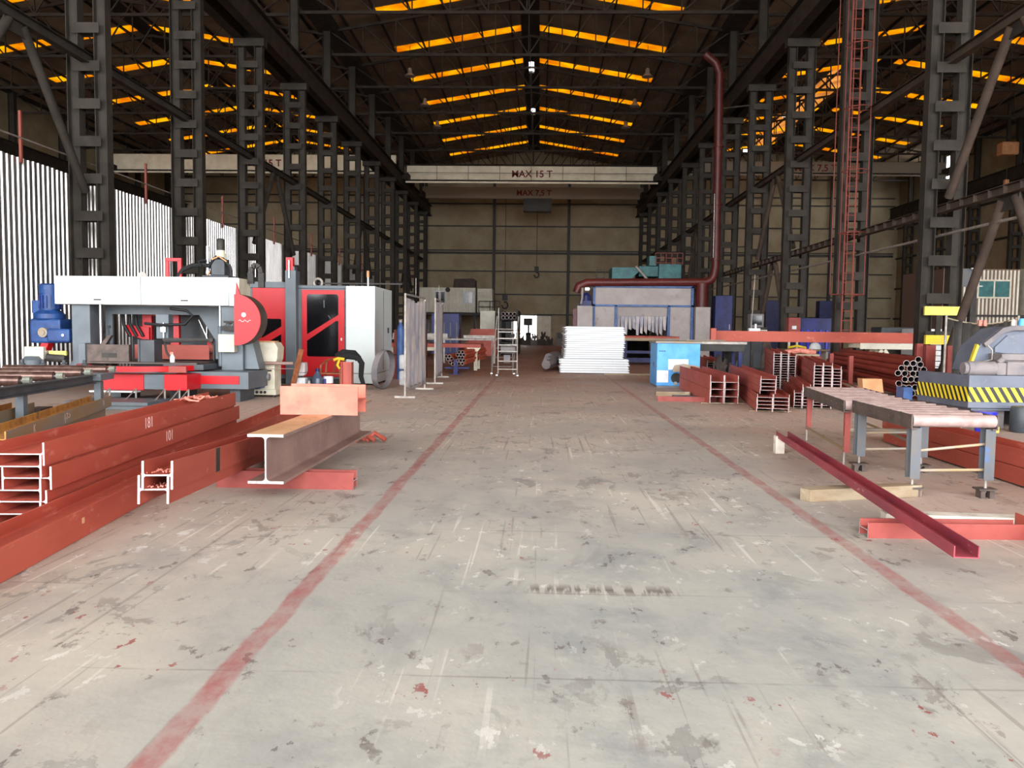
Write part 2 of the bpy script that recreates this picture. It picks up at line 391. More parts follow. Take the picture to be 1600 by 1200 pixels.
def text(name, s, size, m, parent, M, depth=.004):
    cu = bpy.data.curves.new(name, 'FONT'); cu.body = s; cu.size = size; cu.extrude = depth; cu.offset = size * .018 if size > .5 else 0; cu.align_x = 'CENTER'; cu.align_y = 'CENTER'
    t = bpy.data.objects.new(name + '_src', cu); COL.objects.link(t)
    bpy.context.view_layer.update()
    me = bpy.data.meshes.new_from_object(t.evaluated_get(bpy.context.evaluated_depsgraph_get()))
    bpy.data.objects.remove(t); bpy.data.curves.remove(cu)
    me.materials.clear(); me.materials.append(m)
    o = bpy.data.objects.new(name, me); COL.objects.link(o); o.parent = parent
    o.matrix_local = M
    return o
ORDS = ['topmost', 'second', 'third', 'fourth', 'fifth', 'sixth', 'seventh', 'eighth', 'ninth', 'tenth', 'eleventh', 'twelfth', 'thirteenth',
        'fourteenth', 'fifteenth', 'sixteenth', 'seventeenth', 'eighteenth', 'nineteenth', 'twentieth', 'twenty-first', 'twenty-second', 'twenty-third', 'twenty-fourth']
NTH = ['first'] + ORDS[1:]
FRONT = Matrix.Rotation(math.pi / 2, 4, 'X')      # lettering upright, read from the -Y side

def ipoly(h, b, tw, tf, r=0.0, seg=3):
    """I section, depth h on the second axis, flange width b on the first, centred"""
    H, B, T = h / 2, b / 2, tw / 2
    q = [(T, H - tf)]
    if r:
        q = [(T + r - r * math.cos(a), H - tf - r + r * math.sin(a)) for a in [k * math.pi / 2 / seg for k in range(seg + 1)]]
        q = [(T + r - r * math.cos(a), H - tf - r + r * math.sin(a)) for a in [k * math.pi / 2 / seg for k in range(seg + 1)]]
    right = [(x, -y) for x, y in reversed(q)] + q          # lower fillet then upper fillet on +x side
    pts = [(B, -H), (B, -H + tf)] + right + [(B, H - tf), (B, H)]
    left = [(-x, y) for x, y in reversed(pts)]
    return pts + left
def imesh(name, h, b, tw, tf, L, mats, lying=True, r=0.0):
    """I or H section along +Y from its near end, origin at the bottom middle; lying: the web is level and the flanges stand"""
    p = ipoly(h, b, tw, tf, r)
    if lying: p = [(y, x + b / 2) for x, y in p]
    else: p = [(x, y + h / 2) for x, y in p]
    m = MB(); n = len(p)
    m.add([(x, 0, z) for x, z in p] + [(x, L, z) for x, z in p], [(i, (i + 1) % n, n + (i + 1) % n, n + i) for i in range(n)])
    m.mat(1); m.f += [tuple(reversed(range(n))), tuple(range(n, 2 * n))]; m.m += [1, 1]
    return m.mesh(name, mats)

# ================================================================== THE BUILDING
LX, RX, OLX, ORX = -11.7, 10.1, -36.9, 35.4       # column rows
Y0, YB = -17.0, 85.0                                # open front, back wall
def CY(k): return 21.4 + 6.0 * k

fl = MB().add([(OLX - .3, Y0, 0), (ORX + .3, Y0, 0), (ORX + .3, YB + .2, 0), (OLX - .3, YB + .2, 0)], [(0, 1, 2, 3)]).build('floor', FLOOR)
tag(fl, 'worn concrete hall floor with two faded red lane lines', 'floor', kind='structure')
g = MB().add([(-150, -150, -.03), (150, -150, -.03), (150, 200, -.03), (-150, 200, -.03)], [(0, 1, 2, 3)]).build('ground_outside', GROUND)
tag(g, 'pale yard surface outside the hall', 'ground', kind='structure')

# ---- roofs
def lerp(a, b, t): return a + (b - a) * t
STRIPS = [44.7 + 6.0 * k for k in range(-10, 7)]
def roof(label, xl, xc, xr, ze, zr, sl0, sl1, hole=None, vents=()):
    root = thing('ceiling', label, 'roof', (xc, 0, ze), kind='structure')
    def zat(side, d):
        w = xc - xl if side < 0 else xr - xc
        return zr + (ze - zr) * d / w
    def slab(name, m, side, d0, d1, y0, y1, t=.05, up=0.0):
        a, b = xc + side * d0, xc + side * d1
        za, zb = zat(side, d0) + up, zat(side, d1) + up
        o = MB().prism([(a, za), (b, zb), (b, zb + t), (a, za + t)], y0, y1).build(name, m, root); return o
    W = {-1: xc - xl, 1: xr - xc}
    for side in (-1, 1):
        w = W[side]; prev = Y0
        for s in STRIPS + [None]:
            y1 = (s - .5) if s else YB
            if hole and side == hole[0] and prev > hole[1] and y1 < hole[2] + 3:
                slab('roof_sheet', ROOFS, side, .45, hole[3], prev, y1)
                slab('roof_sheet', ROOFS, side, hole[4], w, prev, y1)
                o = slab('skylight_sheet', SKYC, side, hole[3], hole[4], prev, y1, .01); o['label'] = 'cream translucent roof sheet'
            else:
                slab('roof_sheet', ROOFS, side, .45, w, prev, y1)
            if s:
                slab('roof_sheet', ROOFS, side, sl1, w, s - .5, s + .5)
                slab('roof_sheet', ROOFS, side, .45, sl0, s - .5, s + .5)
                o = slab('skylight_sheet', SKYL, side, sl0, sl1, s - .5, s + .5, .01); o['label'] = 'glowing orange translucent roof sheet'
                prev = s + .5
        d = 1.1
        while d < w - .3:
            x = xc + side * d; z = zat(side, d)
            MB().box(x - .035, x + .035, Y0, YB, z - .17, z - .01).build('purlin', STEELD, root); d += 1.75
    ys = [Y0] + [v for a in vents for v in a] + [YB]
    for i in range(0, len(ys), 2):
        MB().prism([(xc - .55, zr - .12), (xc, zr - .02), (xc + .55, zr - .12), (xc + .55, zr + .03), (xc, zr + .12), (xc - .55, zr + .03)], ys[i], ys[i + 1]).build('ridge_cap', STEELD, root)
    for a in vents:
        for side in (-1, 1):
            MB().box(*sorted((xc + side * .17, xc + side * .55)), a[0], a[1], zr - .09, zr).build('ridge_cap', STEELD, root)
    return root
roof('pitched sheet roof over the middle aisle with orange skylight bands', LX, -.8, RX, 17.75, 19.6, .55, 8.1, vents=((57.2, 59.6), (69.0, 71.0)))
roof('pitched sheet roof over the aisle beyond the corrugated partition', OLX, -24.3, LX, 17.6, 19.6, .5, 9.3)
roof('pitched sheet roof over the darker aisle behind the ladder column', RX, 22.75, ORX, 17.6, 19.6, .5, 9.3, hole=(-1, 54, 78, 1.1, 3.4))

for nm, x in (('partition', LX), ('ladder', RX)):
    o = MB().prism([(x - .55, 17.62), (x - .5, 17.45), (x + .5, 17.45), (x + .55, 17.62), (x + .55, 17.86), (x - .55, 17.86)], Y0, YB).build('valley_gutter', STEELD)
    tag(o, f'dark valley gutter between the roofs over the {nm} row', 'gutter', kind='structure')
for nm, x in (('partition', OLX - .3), ('ladder', ORX + .3)):
    o = MB().box(x - .4, x + .4, Y0, YB, 17.5, 17.8).build('eaves_gutter', STEELD)
    tag(o, f'dark eaves gutter along the outer wall of the {nm}-side aisle', 'gutter', kind='structure')
def truss_mesh(w, ze, zr, zb, n=12):
    top, web, bot = MB(), MB(), MB()
    def zt(x): return zr - .22 - (zr - ze) * abs(x) / (w / 2)
    xs = [-w / 2 + w * i / n for i in range(n + 1)]
    top.bar((xs[0], 0, zt(xs[0])), (0, 0, zt(0)), .12, .14); top.bar((0, 0, zt(0)), (xs[-1], 0, zt(xs[-1])), .12, .14)
    bot.bar((xs[0], 0, zb), (xs[-1], 0, zb), .12, .14)
    for i, x in enumerate(xs):
        web.bar((x, 0, zb), (x, 0, zt(x)), .06)
        if i < n:
            if i < n / 2: web.bar((x, 0, zt(x)), (xs[i + 1], 0, zb), .065)
            else: web.bar((x, 0, zb), (xs[i + 1], 0, zt(xs[i + 1])), .065)
    return top.mesh('top_chord', [STEELD]), bot.mesh('bottom_chord', [STEELD]), web.mesh('web_members', [STEELD])
TM = truss_mesh(21.6, 17.75, 19.6, 16.3); TS = truss_mesh(25.0, 17.6, 19.6, 16.2, 14)
for nm, xc, T, ks in (('middle', -.8, TM, range(0, 11)), ('partition-side', -24.3, TS, range(2, 11)), ('ladder-side', 22.75, TS, range(2, 11))):
    for j, k in enumerate(ks):
        r = thing('roof_truss', f'dark steel lattice roof truss over the {nm} aisle, {NTH[j]} from the camera', 'truss', (xc, CY(k) + .3, 0), 'roof trusses', 'structure')
        for me, n_ in zip(T, ('top_chord', 'bottom_chord', 'web_members')): put(n_, me, (0, 0, 0), 0, r)

# ---- battened columns
def chord_mesh():
    p = ipoly(.31, .3, .012, .018)
    p = [(y, x) for x, y in p]              # flanges stand at +-x
    m = MB(); m.prism(p, 0, 12.6, 'z'); return m.mesh('chord', [STEELC])
CHORD = chord_mesh()
BATTEN = MB().box(-.36, .36, -.008, .008, -.13, .13).mesh('batten', [STEELC])
UPPER = MB().prism([(y, x) for x, y in ipoly(.42, .3, .012, .02)], 12.9, 17.5, 'z').mesh('upper_shaft', [STEELC])
CAPM = MB().box(-.62, .62, -.2, .2, 12.6, 12.9).mesh('cap_bracket', [STEELC])
BASEM = MB().box(-.62, .62, -.25, .25, 0, .04).mesh('base_plate', [STEELC])
def column(x, k, label, group, upto=12.6):
    c = thing('column', label, 'column', (x, CY(k), 0), group, 'structure')
    for s in (-1, 1): put('chord', CHORD, (s * .36, 0, 0), 0, c)
    z = .5
    while z < 12.4:
        put('batten', BATTEN, (0, -.16, z), 0, c); put('batten', BATTEN, (0, .16, z), 0, c); z += .95
    put('cap_bracket', CAPM, (0, 0, 0), 0, c); put('upper_shaft', UPPER, (0, 0, 0), 0, c); put('base_plate', BASEM, (0, 0, 0), 0, c)
    return c
cols = {}
for k in range(-1, 11):
    i = k + 1
    if k >= 0:
        cols['L', k] = column(LX, k, f'battened steel column beside the corrugated partition, {NTH[k]} in its row', 'columns beside the partition')
        cols['R', k] = column(RX, k, f'battened steel column in the row with the ladder, {NTH[k]} in its row' if k else 'battened steel column with two yellow bumper plates', 'columns in the ladder row')
for k in range(6, 11):
    column(OLX, k, f'far outer column of the partition-side aisle, {NTH[k - 6]} seen', 'outer columns')
    column(ORX, k, f'far outer column of the ladder-side aisle, {NTH[k - 6]} seen', 'outer columns')
c0 = cols['R', 0]
MB().box(9.66, 10.56, 21.13, 21.2, 1.98, 2.2).build('bumper_plate', YELP, c0)['label'] = 'pale yellow bumper plate'
MB().box(9.7, 10.5, 21.1, 21.2, 1.25, 1.48).build('bumper_plate', YEL, c0)['label'] = 'scuffed yellow bumper plate'
MB().box(9.96, 10.08, 21.15, 21.2, 1.48, 1.98).build('bumper_strut', STEELC, c0)

def iprism(h, b, tw, tf, y0, y1, x, z): return [(x + p, z + q) for p, q in ipoly(h, b, tw, tf)]
for nm, x in (('partition row, middle-aisle side', LX + .42), ('partition row, far side', LX - .42), ('ladder row, middle-aisle side', RX - .42),
              ('ladder row, far side', RX + .42), ('outer wall of ladder-side aisle', ORX - .5), ('outer wall of partition-side aisle', OLX + .5)):
    o = MB().prism(iprism(1.0, .4, .02, .03, 0, 0, x, 13.4), 9.0, YB - .3).mat(0).box(x - .04, x + .04, 9, YB - .3, 13.9, 13.97).build('crane_runway_girder', STEELD)
    tag(o, f'dark crane runway girder on the {nm}', 'girder', 'runway girders', 'structure')
for nm, x, z, m, w in (('the partition row, high up', LX, 8.3, STEELC, .25), ('the ladder row, high up', RX, 8.3, TIE, .25), ('the ladder row, above head height', RX - .1, 4.62, TIE, .2)):
    o = MB().prism(iprism(w, .2, .012, .016, 0, 0, x, z), 9.4, YB - .3)
    if z < 5:
        for i in range(60): o.box(x - .1, x + .1, 9.6 + i * .62, 9.62 + i * .62, z - w / 2 + .01, z + w / 2 - .01)
    tag(o.build('tie_beam', m), f'long brown tie beam along {nm}', 'beam', 'tie beams', 'structure')
BRN = ['nearest', 'second', 'third', 'fourth']
for row, x in (('partition', LX), ('ladder', RX)):
    for j, k in enumerate((-1, 2, 5, 8)):
        ya, yb = CY(k), CY(k + 1); ym = (ya + yb) / 2
        for lv, za, zb in (('upper', 4.9, 8.15), ('lower', .45, 4.45)):
            if row == 'partition' and lv == 'lower': continue
            b = thing('chevron_brace', f'{lv} chevron brace in the {row} row, {BRN[j]} braced bay', 'brace', (x, ym, 0), 'chevron braces', 'structure')
            for yy in (ya + .3, yb - .3):
                o = MB().tube([(x, yy, za), (x, ym + (.25 if yy > ym else -.25), zb)], .105, 10).build('strut', TIE if row == 'ladder' else STEELC, b, smooth=True)
            MB().box(x - .02, x + .02, ym - .4, ym + .4, zb - .25, zb + .1).build('gusset', STEELC, b)

# ---- back wall
wb = thing('wall_back', 'khaki sheet back wall of the hall with dark girts', 'wall', (0, YB, 0), kind='structure')
xs_main = [LX, -4.75, 2.83, RX]
xs_all = [OLX - .6, -30.5, -24.3, -18.0] + xs_main + [16.4, 22.75, 29.1, ORX + .6]
zs = [0, 3.03, 5.06, 7.41, 9.5, 11.96, 14.22, 17.6]
for i in range(len(xs_all) - 1):
    for j in range(len(zs) - 1):
        a, b = xs_all[i], xs_all[i + 1]; z0, z1 = zs[j], zs[j + 1]
        cells = [(a, b)]
        if j == 0 and a == -4.75: cells = [(a, -2.65), (-.3, b)]
        for (p, q) in cells:
            MB().box(p, q, YB, YB + .06, z0, z1).build('wall_panel', WALLK, wb)
for xl, xc, xr in ((OLX - .6, -24.3, LX), (LX, -.8, RX), (RX, 22.75, ORX + .6)):
    MB().prism([(xl, 17.6), (xr, 17.6), (xr, 17.9), (xc, 19.8), (xl, 17.9)], YB, YB + .06).build('gable_panel', WALLK, wb)
for z in zs[1:-1] + [9.25, 15.0]:
    h = .12 if z != 9.25 else .22
    if z == 3.03: segs = [(OLX, -2.6), (-.3, ORX)]
    else: segs = [(OLX, ORX)]
    for a, b in segs: MB().box(a, b, YB - .16, YB - .005, z - h / 2, z + h / 2).build('girt', BLACKS, wb)
for x in xs_all[1:-1]:
    MB().box(x - .14, x + .14, YB - .34, YB - .17, 0, 17.7).build('wall_post', BLACKS, wb)
d1 = thing('door_1', 'white sliding door leaf pushed open at the far back doorway', 'door', (.2, YB - .3, 0), kind='structure')
MB().box(-.3, 1.15, YB - .5, YB - .42, 0, 2.9).build('door_leaf', CABW, d1)
MB().box(-2.8, 1.3, YB - .52, YB - .36, 2.9, 3.05).build('door_rail', BLACKS, d1)
for i in range(4): MB().box(-.3 + i * .36, -.24 + i * .36, YB - .53, YB - .5, .05, 2.85).build('door_rib', CREAM, d1)

# ---- side and front walls
wr = thing('wall_right', 'dark outer side wall of the ladder-side aisle', 'wall', (ORX + .5, 40, 0), kind='structure')
for (a, b, z0, z1) in ((Y0, YB, 0, 13.9), (Y0, 74.5, 13.9, 17.7), (79.5, YB, 13.9, 17.7), (74.5, 79.5, 17.2, 17.7)):
    n_ = max(1, round((b - a) / 6))
    for i in range(n_):
        MB().box(ORX + .45, ORX + .52, lerp(a, b, i / n_), lerp(a, b, (i + 1) / n_), z0, z1).build('wall_panel', WALLK, wr)
for z in (3, 6, 9, 12): MB().box(ORX + .3, ORX + .44, Y0, YB, z - .08, z + .08).build('girt', BLACKS, wr)
for i in range(3): MB().box(ORX + .42, ORX + .5, 75.6 + i * 1.3, 75.7 + i * 1.3, 13.9, 17.2).build('window_bar', BLACKS, wr)
wo = thing('wall_outer', 'dark outer side wall of the partition-side aisle', 'wall', (OLX - .5, 40, 0), kind='structure')
for i in range(15):
    MB().box(OLX - .52, OLX - .45, Y0 + i * 6.8, Y0 + (i + 1) * 6.8, 0, 17.7).build('wall_panel', WALLK, wo)
for z in (3, 6, 9, 12): MB().box(OLX - .44, OLX - .3, Y0, YB, z - .08, z + .08).build('girt', BLACKS, wo)
# ---- corrugated partition along the first row
PX = -12.45
pr = []
for i in range(5):
    y = i * .2; pr += [(0, y), (0, y + .08), (.036, y + .1), (.036, y + .18)]
pr += [(0, 1.0)]
wp = thing('wall_left', 'tall galvanised corrugated sheet partition behind the saw', 'wall', (PX, 40, 0), kind='structure')
pm = MB()
pm.add([(a, b, 0) for a, b in pr] + [(a, b, 5.45) for a, b in pr], [(i, i + 1, len(pr) + i + 1, len(pr) + i) for i in range(len(pr) - 1)])
PSH = pm.mesh('corrugated_sheet', [GALVSH], fix=False)
for i in range(50):
    o = put('corrugated_sheet', PSH, (0, 13 + i - 40, random.uniform(-.015, .015)), 0, wp)
    s = o.modifiers.new('gauge', 'SOLIDIFY'); s.thickness = .002
for z in (.4, 2.6, 5.0): MB().box(PX - .1, PX - .02, 13, 63, z - .04, z + .04).build('rail', STEELD, wp)
for i in range(7):
    y = 19.5 + 6.25 * i
    MB().box(PX + .07, PX + .13, y - .03, y + .03, 5.3, 6.52).build('stub_post', LADR, wp)['label'] = 'red stub post above the sheets'
o = MB().tube([(PX + .12, 13, 5.88), (PX + .12, 63, 5.88)], .022, 8)
o.tube([(PX + .14, 22.9, 5.86), (PX + .15, 22.9, .6)], .03, 8)
tag(o.build('conduit_pipe', GALV, loc=(PX + .12, 38, 5.88), smooth=True), 'thin grey conduit running above the corrugated partition with one drop pipe', 'pipe')
o = MB().tube([(RX + .0, 9.5, 4.0), (RX, 82, 3.98)], .035, 8).build('conduit_pipe', GALV, loc=(RX, 40, 4.0), smooth=True)
tag(o, 'thin light pipe running along the ladder row below the tie beam', 'pipe')

# ---- overhead cranes
def crane(label, xa, xb, y, z0, z1, txt, tx, m, ts, walk=True, trolley=None, bars=True):
    r = thing('overhead_crane', label, 'crane', ((xa + xb) / 2, y, z0), 'overhead travelling cranes')
    b = MB().box(xa, xb, y - .25, y + .25, z0, z1).build('bridge_girder', m, r)
    if txt: text('lettering', txt, ts, TXTRED, b, Matrix.Translation((tx - (xa + xb) / 2, -.256, (z1 - z0) / 2 - .03)) @ FRONT)
    for x in (xa, xb): MB().box(x - .3, x + .3, y - 1.6, y + 1.6, z0 - .1, z0 + .42).build('end_carriage', STEELD, r)
    if walk:
        w = MB().box(xa, xb, y - .95, y - .28, z0 - .06, z0 - .01)
        n_ = int((xb - xa) / .6)
        for i in range(n_ + 1):
            x = lerp(xa, xb, i / n_); w.box(x - .05, x + .05, y - .9, y - .28, z0 - .16, z0 - .06)
        w.build('walkway', BLACKS, r)
        MB().box(xa, xb, y - .97, y - .92, z0 - .28, z0 - .14).build('walkway_edge', m, r)
        if bars:
            h = MB(); h.bar((xa, y - .93, z0 + .55), (xb, y - .93, z0 + .55), .035)
            n2 = 8
            for i in range(n2 + 1):
                x = lerp(xa, xb, i / n2); h.bar((x, y - .93, z0 - .05), (x, y - .93, z1), .035)
            h.build('handrail', BLACKS, r)
    if trolley:
        tx_, zz = trolley
        t = MB().box(tx_ - 1.3, tx_ + 1.3, y - 1.0, y + .2, z0 - 1.25, z0 - .1)
        t.build('trolley', BLACKS, r)
        MB().tube([(tx_, y - .6, z0 - 1.2), (tx_, y - .6, zz)], .03, 6).build('hoist_rope', BLACKS, r)
        hk = MB().box(tx_ - .2, tx_ + .2, y - .75, y - .45, zz - .3, zz + .15)
        hk.tube([(tx_ + .22 * math.cos(a), y - .6, zz - .62 + .25 * math.sin(a)) for a in [math.pi * .6 - i * math.pi * .2 for i in range(9)]], .07, 8)
        hk.build('hook', BLACKS, r, smooth=False)
    return r
crane('cream overhead crane bridge lettered MAX 15 T across the middle aisle', -11.1, 9.4, 69, 13.62, 14.85, 'MAX 15 T', -.8, CRANEW, .78)
crane('dim grey overhead crane bridge lettered MAX 7,5 T with a dark trolley', -11.1, 9.4, 78, 13.65, 14.7, 'MAX 7,5 T', -.7, CRANEG, .72, walk=False, trolley=(-.35, 7.2))
crane('overhead crane bridge in the aisle beyond the corrugated partition', -36.2, -12.2, 70, 14.5, 15.9, 'MAX 15 T', -23.6, CRANEW, .8, bars=False)
crane('overhead crane bridge lettered MAX 7,5 T in the ladder-side aisle', 10.8, 34.9, 74, 15.3, 16.35, 'MAX 7,5 T', 23.8, CRANEG, .8, bars=False)
crane('near cream crane bridge at the top of the picture behind the ladder', 10.8, 34.9, 33.4, 14.5, 15.8, None, 0, CRANEW, .8, bars=False)
r = thing('chain_hoist', 'orange chain hoist hanging on the far runway beyond the bumper column', 'hoist', (33.2, 61, 12))
MB().box(32.6, 33.8, 60.6, 61.4, 14.3, 15.2).build('hoist_body', CARD, r, bevel=.1); MB().tube([(33.2, 61, 14.3), (33.2, 61, 12.6)], .03, 6).build('chain', BLACKS, r); MB().box(33.05, 33.35, 60.85, 61.15, 12.2, 12.6).build('hook_block', CARD, r, bevel=.05)
MB().box(33.1, 33.3, 60.9, 61.1, 15.2, 17.93).build('hanger', BLACKS, r)
r = thing('hanging_hook', 'crane hook hanging on a long rope before the back wall', 'hook', (-3.3, 78, 4.0))
MB().tube([(-3.3, 78, 13.66), (-3.3, 78, 4.6)], .025, 6).build('rope', BLACKS, r)
MB().box(-3.55, -3.05, 77.8, 78.2, 4.2, 4.7).tube([(-3.3 + .28 * math.cos(a), 78, 3.75 + .32 * math.sin(a)) for a in [math.pi * .6 - i * math.pi * .2 for i in range(9)]], .08, 8).build('hook_block', BLACKS, r)
# lamps
for (x, y, z, lb) in ((14.75, 60, 14.4, 'lit fluorescent lamp hanging nearest the red duct'), (17.4, 60, 16.85, 'lit fluorescent lamp hanging under the pale roof opening'), (27.8, 60, 16.9, 'lit fluorescent lamp hanging far beyond the ladder')):
    r = thing('tube_lamp', lb, 'lamp', (x, y, z), 'fluorescent lamps')
    MB().box(x - .52, x + .52, y - .08, y + .08, z, z + .1).build('housing', STEELD, r)
    MB().box(x - .5, x + .5, y - .1, y + .02, z - .16, z).build('diffuser', LAMP, r)
    MB().tube([(x, y, z + .1), (x, y, 19.57 - .1587 * abs(x - 22.75))], .015, 5).build('hanger', STEELD, r)

# high-bay lamps hanging under the middle roof
for i, (x, y) in enumerate(((-8.0, 50.5), (-8.0, 57), (-7.9, 63.0), (6.2, 50.5), (6.2, 57), (6.2, 63.0))):
    r = thing('high_bay_lamp', f'unlit bell lamp under the {"partition" if x < 0 else "ladder"}-side roof slope, {NTH[i % 3]} from the camera', 'lamp', (x, y, 16.9), 'bell lamps under the roof')
    MB().lathe([(.05, .5), (.12, .45), (.14, .2), (.34, 0.0), (.33, -.02)], (x, y, 16.6), 14).build('shade', GALV, r, smooth=True)
    MB().tube([(x, y, 17.1), (x, y, 18.42)], .015, 5).build('hanger', STEELD, r)

# ================================================================== LEFT-HAND FOREGROUND: BEAMS
def beam(name, label, me, loc, rz, group=None, pitch=0.0, mats=None):
    o = put(name, me, loc)
    o.rotation_euler = (Matrix.Rotation(rz, 4, 'Z') @ Matrix.Rotation(pitch, 4, 'X')).to_euler()
    return tag(o, label, 'beam', group, 'thing')
def chalk(parent, s, M, size=.08): 
    o = text('chalk_number', s, size, CHALK, parent, M, .0006); o['label'] = 'chalked number'; return o
IPE36 = imesh('h_beam', .36, .172, .009, .0135, 4.85, [RED, CUT], r=.016)
LBLS = ['topmost', 'second', 'third', 'fourth', 'fifth', 'bottom']
off = (0, -.012, .05, -.018, .012, -.022)
RZS = math.radians(4.4)
for i in range(6):
    z = .012 + (5 - i) * .0885
    o = beam('h_beam', f'red primed H-beam, {LBLS[i]} of the nested stack beside the long front beam', IPE36, (-3.81 + off[i], 5.9 - .02 * (i % 2), z), RZS, 'red beams nested in the left stack')
    if i < 3 and i != 1:
        chalk(o, '181' if i == 0 else '101', Matrix.Translation((.1812, 1.95 if i == 0 else 2.35, .095)) @ Matrix.Rotation(math.pi / 2, 4, 'Z') @ FRONT, .15)
o = beam('h_beam', 'long red H-beam lying on the floor in front of the nested stack', imesh('h_beam', .34, .2, .010, .015, 11.3, [RED, CUT], r=.016), (-3.10, 3.0, .004), math.radians(5.6), 'single red beams')
MB_ = MB().box(.1705, .1715, 2.6, 2.64, .1, .14).mesh('paint_tag', [TAN]); put('paint_tag', MB_, (0, 0, 0), 0, o)
HP = imesh('h_beam', .2, .19, .010, .0145, 4.3, [RED, CUT], r=.014)
tilt = -math.radians(4.05)
lower = beam('h_beam', 'lower red H-beam of the tilted nested pair crossing the long beam', HP, (-2.53, 5.30, .322), math.radians(7.9), 'tilted beam pair', tilt)
upper = beam('h_beam', 'upper red H-beam of the tilted nested pair, with a black taped band', HP, (-2.50, 5.295, .418), math.radians(7.9), 'tilted beam pair', tilt)
for s in (-.103, .1):
    put('tape_band', MB().box(s, s + .004, 1.12, 1.24, -.0, .19).mesh('tape_band', [BLACKS]), (0, 0, 0), 0, upper)['label'] = 'dark scorched band'
for parent, zz in ((lower, .1005), (upper, .1005)):
    m = MB()
    for i in range(34):
        x, y = random.uniform(-.08, .08), random.uniform(.02, .3); a = random.uniform(0, 6.3); q = .008
        m.bar((x, y, zz + .004), (x + q * math.cos(a), y + q * math.sin(a), zz + .012), .007)
    o = put('swarf', m.mesh('swarf', [CLAY]), (0, 0, 0), 0, parent); o['kind'] = 'stuff'
# brown I-beam upright on a red bearer
sup = imesh('bearer_beam', .16, .16, .008, .012, 1.28, [PINK, CUT])
o = put('bearer_beam', sup, (-2.98, 7.58, 0)); o.rotation_euler = (0, 0, -math.pi / 2)
tag(o, 'short faded red bearer on the floor under the brown I-beam', 'beam', 'bearers')
HEB = imesh('i_beam', .425, .31, .014, .024, 3.5, [BROWN, CUT], lying=False, r=.03)
HEB.materials.append(TAN)
for p in HEB.polygons:
    if p.normal.z > .9 and p.center.z > .4: p.material_index = 2
o = beam('i_beam', 'brown steel I-beam standing upright with a tan top flange', HEB, (-2.31, 6.88, .162), -math.radians(.6), 'single brown beam')
sh = imesh('h_beam_offcut', .41, .295, .012, .02, .81, [SALMON, SALMON])
o = put('h_beam_offcut', sh, (-2.68, 8.66, .589)); o.rotation_euler = (0, 0, -math.pi / 2)
tag(o, 'short salmon primed H-beam offcut resting on the brown I-beam', 'beam')
# rusty stock by the roller bed
RB = imesh('h_beam', .3, .17, .010, .014, 4.6, [RUSTG, RUST], r=.012)
RB.materials.append(RUST)
for p in RB.polygons:
    if p.normal.z > .5 or (p.normal.x > .9 and p.center.x < 0): p.material_index = 2
rzr = math.radians(15.5)
for lb, x, y, z, n in (('lower rusty H-beam of the pair beside the roller conveyor', -5.62, 8.05, .05, 0), ('upper rusty H-beam with chalk scribbles beside the roller conveyor', -5.60, 8.2, .222, 1),
                       ('rusty H-beam lying behind the upper rusty beam', -6.02, 6.9, .222, 0), ('rusty H-beam under the rearmost rusty beam', -6.02, 6.6, .05, 0)):
    o = beam('h_beam', lb, RB, (x, y, z), rzr, 'rusty beams by the conveyor')
    if n:
        for yy, t in ((2.2, '(-7->'), (4.1, 'V'), (.9, 'K')):
            chalk(o, t, Matrix.Translation((.1515, yy, .09)) @ Matrix.Rotation(math.pi / 2, 4, 'Z') @ FRONT, .13)
for y in (8.6, 11.6):
    o = MB().box(-6.85, -5.5, y, y + .1, 0, .05).build('timber_bearer', WOOD, loc=(-6.3, y, 0))
    tag(o, f'low timber bearer under the rusty beams, {"nearer" if y < 9 else "farther"} one', 'timber', 'timber bearers')
# rags on the stack
m = MB()
for i in range(13):
    a = random.uniform(0, 6.3); c = Vector((random.uniform(-4.24, -4.06), random.uniform(9.75, 10.15), .6))
    m.tube([c + Vector((.02 * math.cos(a), 0, random.uniform(-.02, .02))), c + Vector((.09 * math.cos(a), .08 * math.sin(a), random.uniform(0, .05))), c + Vector((.17 * math.cos(a + .5), .14 * math.sin(a + .5), random.uniform(-.02, .04)))], .011, 6)
tag(m.build('rag_heap', CLAY, loc=(-4.15, 10.0, .55), smooth=True), 'pinkish crumpled rags on the far end of the nested red stack', 'rag')
# crumpled red strap on the floor beyond the offcut
m = MB()
for i in range(5):
    c = Vector((-2.75 + .13 * i, 10.6 + random.uniform(-.1, .1), .03))
    m.tube([c, c + Vector((.1, .05, .1)), c + Vector((.25, .0, .02))], .03, 6)
m.box(-2.75, -2.4, 10.6, 10.75, 0, .16)
tag(m.build('red_scrap', RED, loc=(-2.5, 10.6, 0)), 'crumpled red scrap lying behind the salmon offcut', 'scrap')

# ================================================================== ROLLER CONVEYOR (left)
rc = thing('roller_conveyor', 'grey roller conveyor with rusty rollers feeding the saw', 'conveyor', (-7.3, 12, 0))
ca, sa = math.cos(math.radians(8)), math.sin(math.radians(8))
def cv(u, v, z): return (-6.98 - u * ca + v * sa * -1 + 0.0, 13.2 - v * ca * -1 - u * sa, z)  # u to the left, v away
def cpt(u, v, z): return Vector((-6.98 - u * ca - v * sa, 13.2 - u * sa + v * ca, z))
def cbox(m, u0, u1, v0, v1, z0, z1):
    p = [cpt(u, v, z) for z in (z0, z1) for v in (v0, v1) for u in (u0, u1)]
    return m.add(p, [(0, 2, 3, 1), (4, 5, 7, 6), (0, 1, 5, 4), (2, 6, 7, 3), (0, 4, 6, 2), (1, 3, 7, 5)])
m = MB(); cbox(m, -.02, .1, -6.5, -.62, .58, .6); cbox(m, -.02, .1, -6.5, -.62, .705, .72); cbox(m, .03, .045, -6.5, -.62, .6, .705); m.build('side_rail', GREYD, rc)
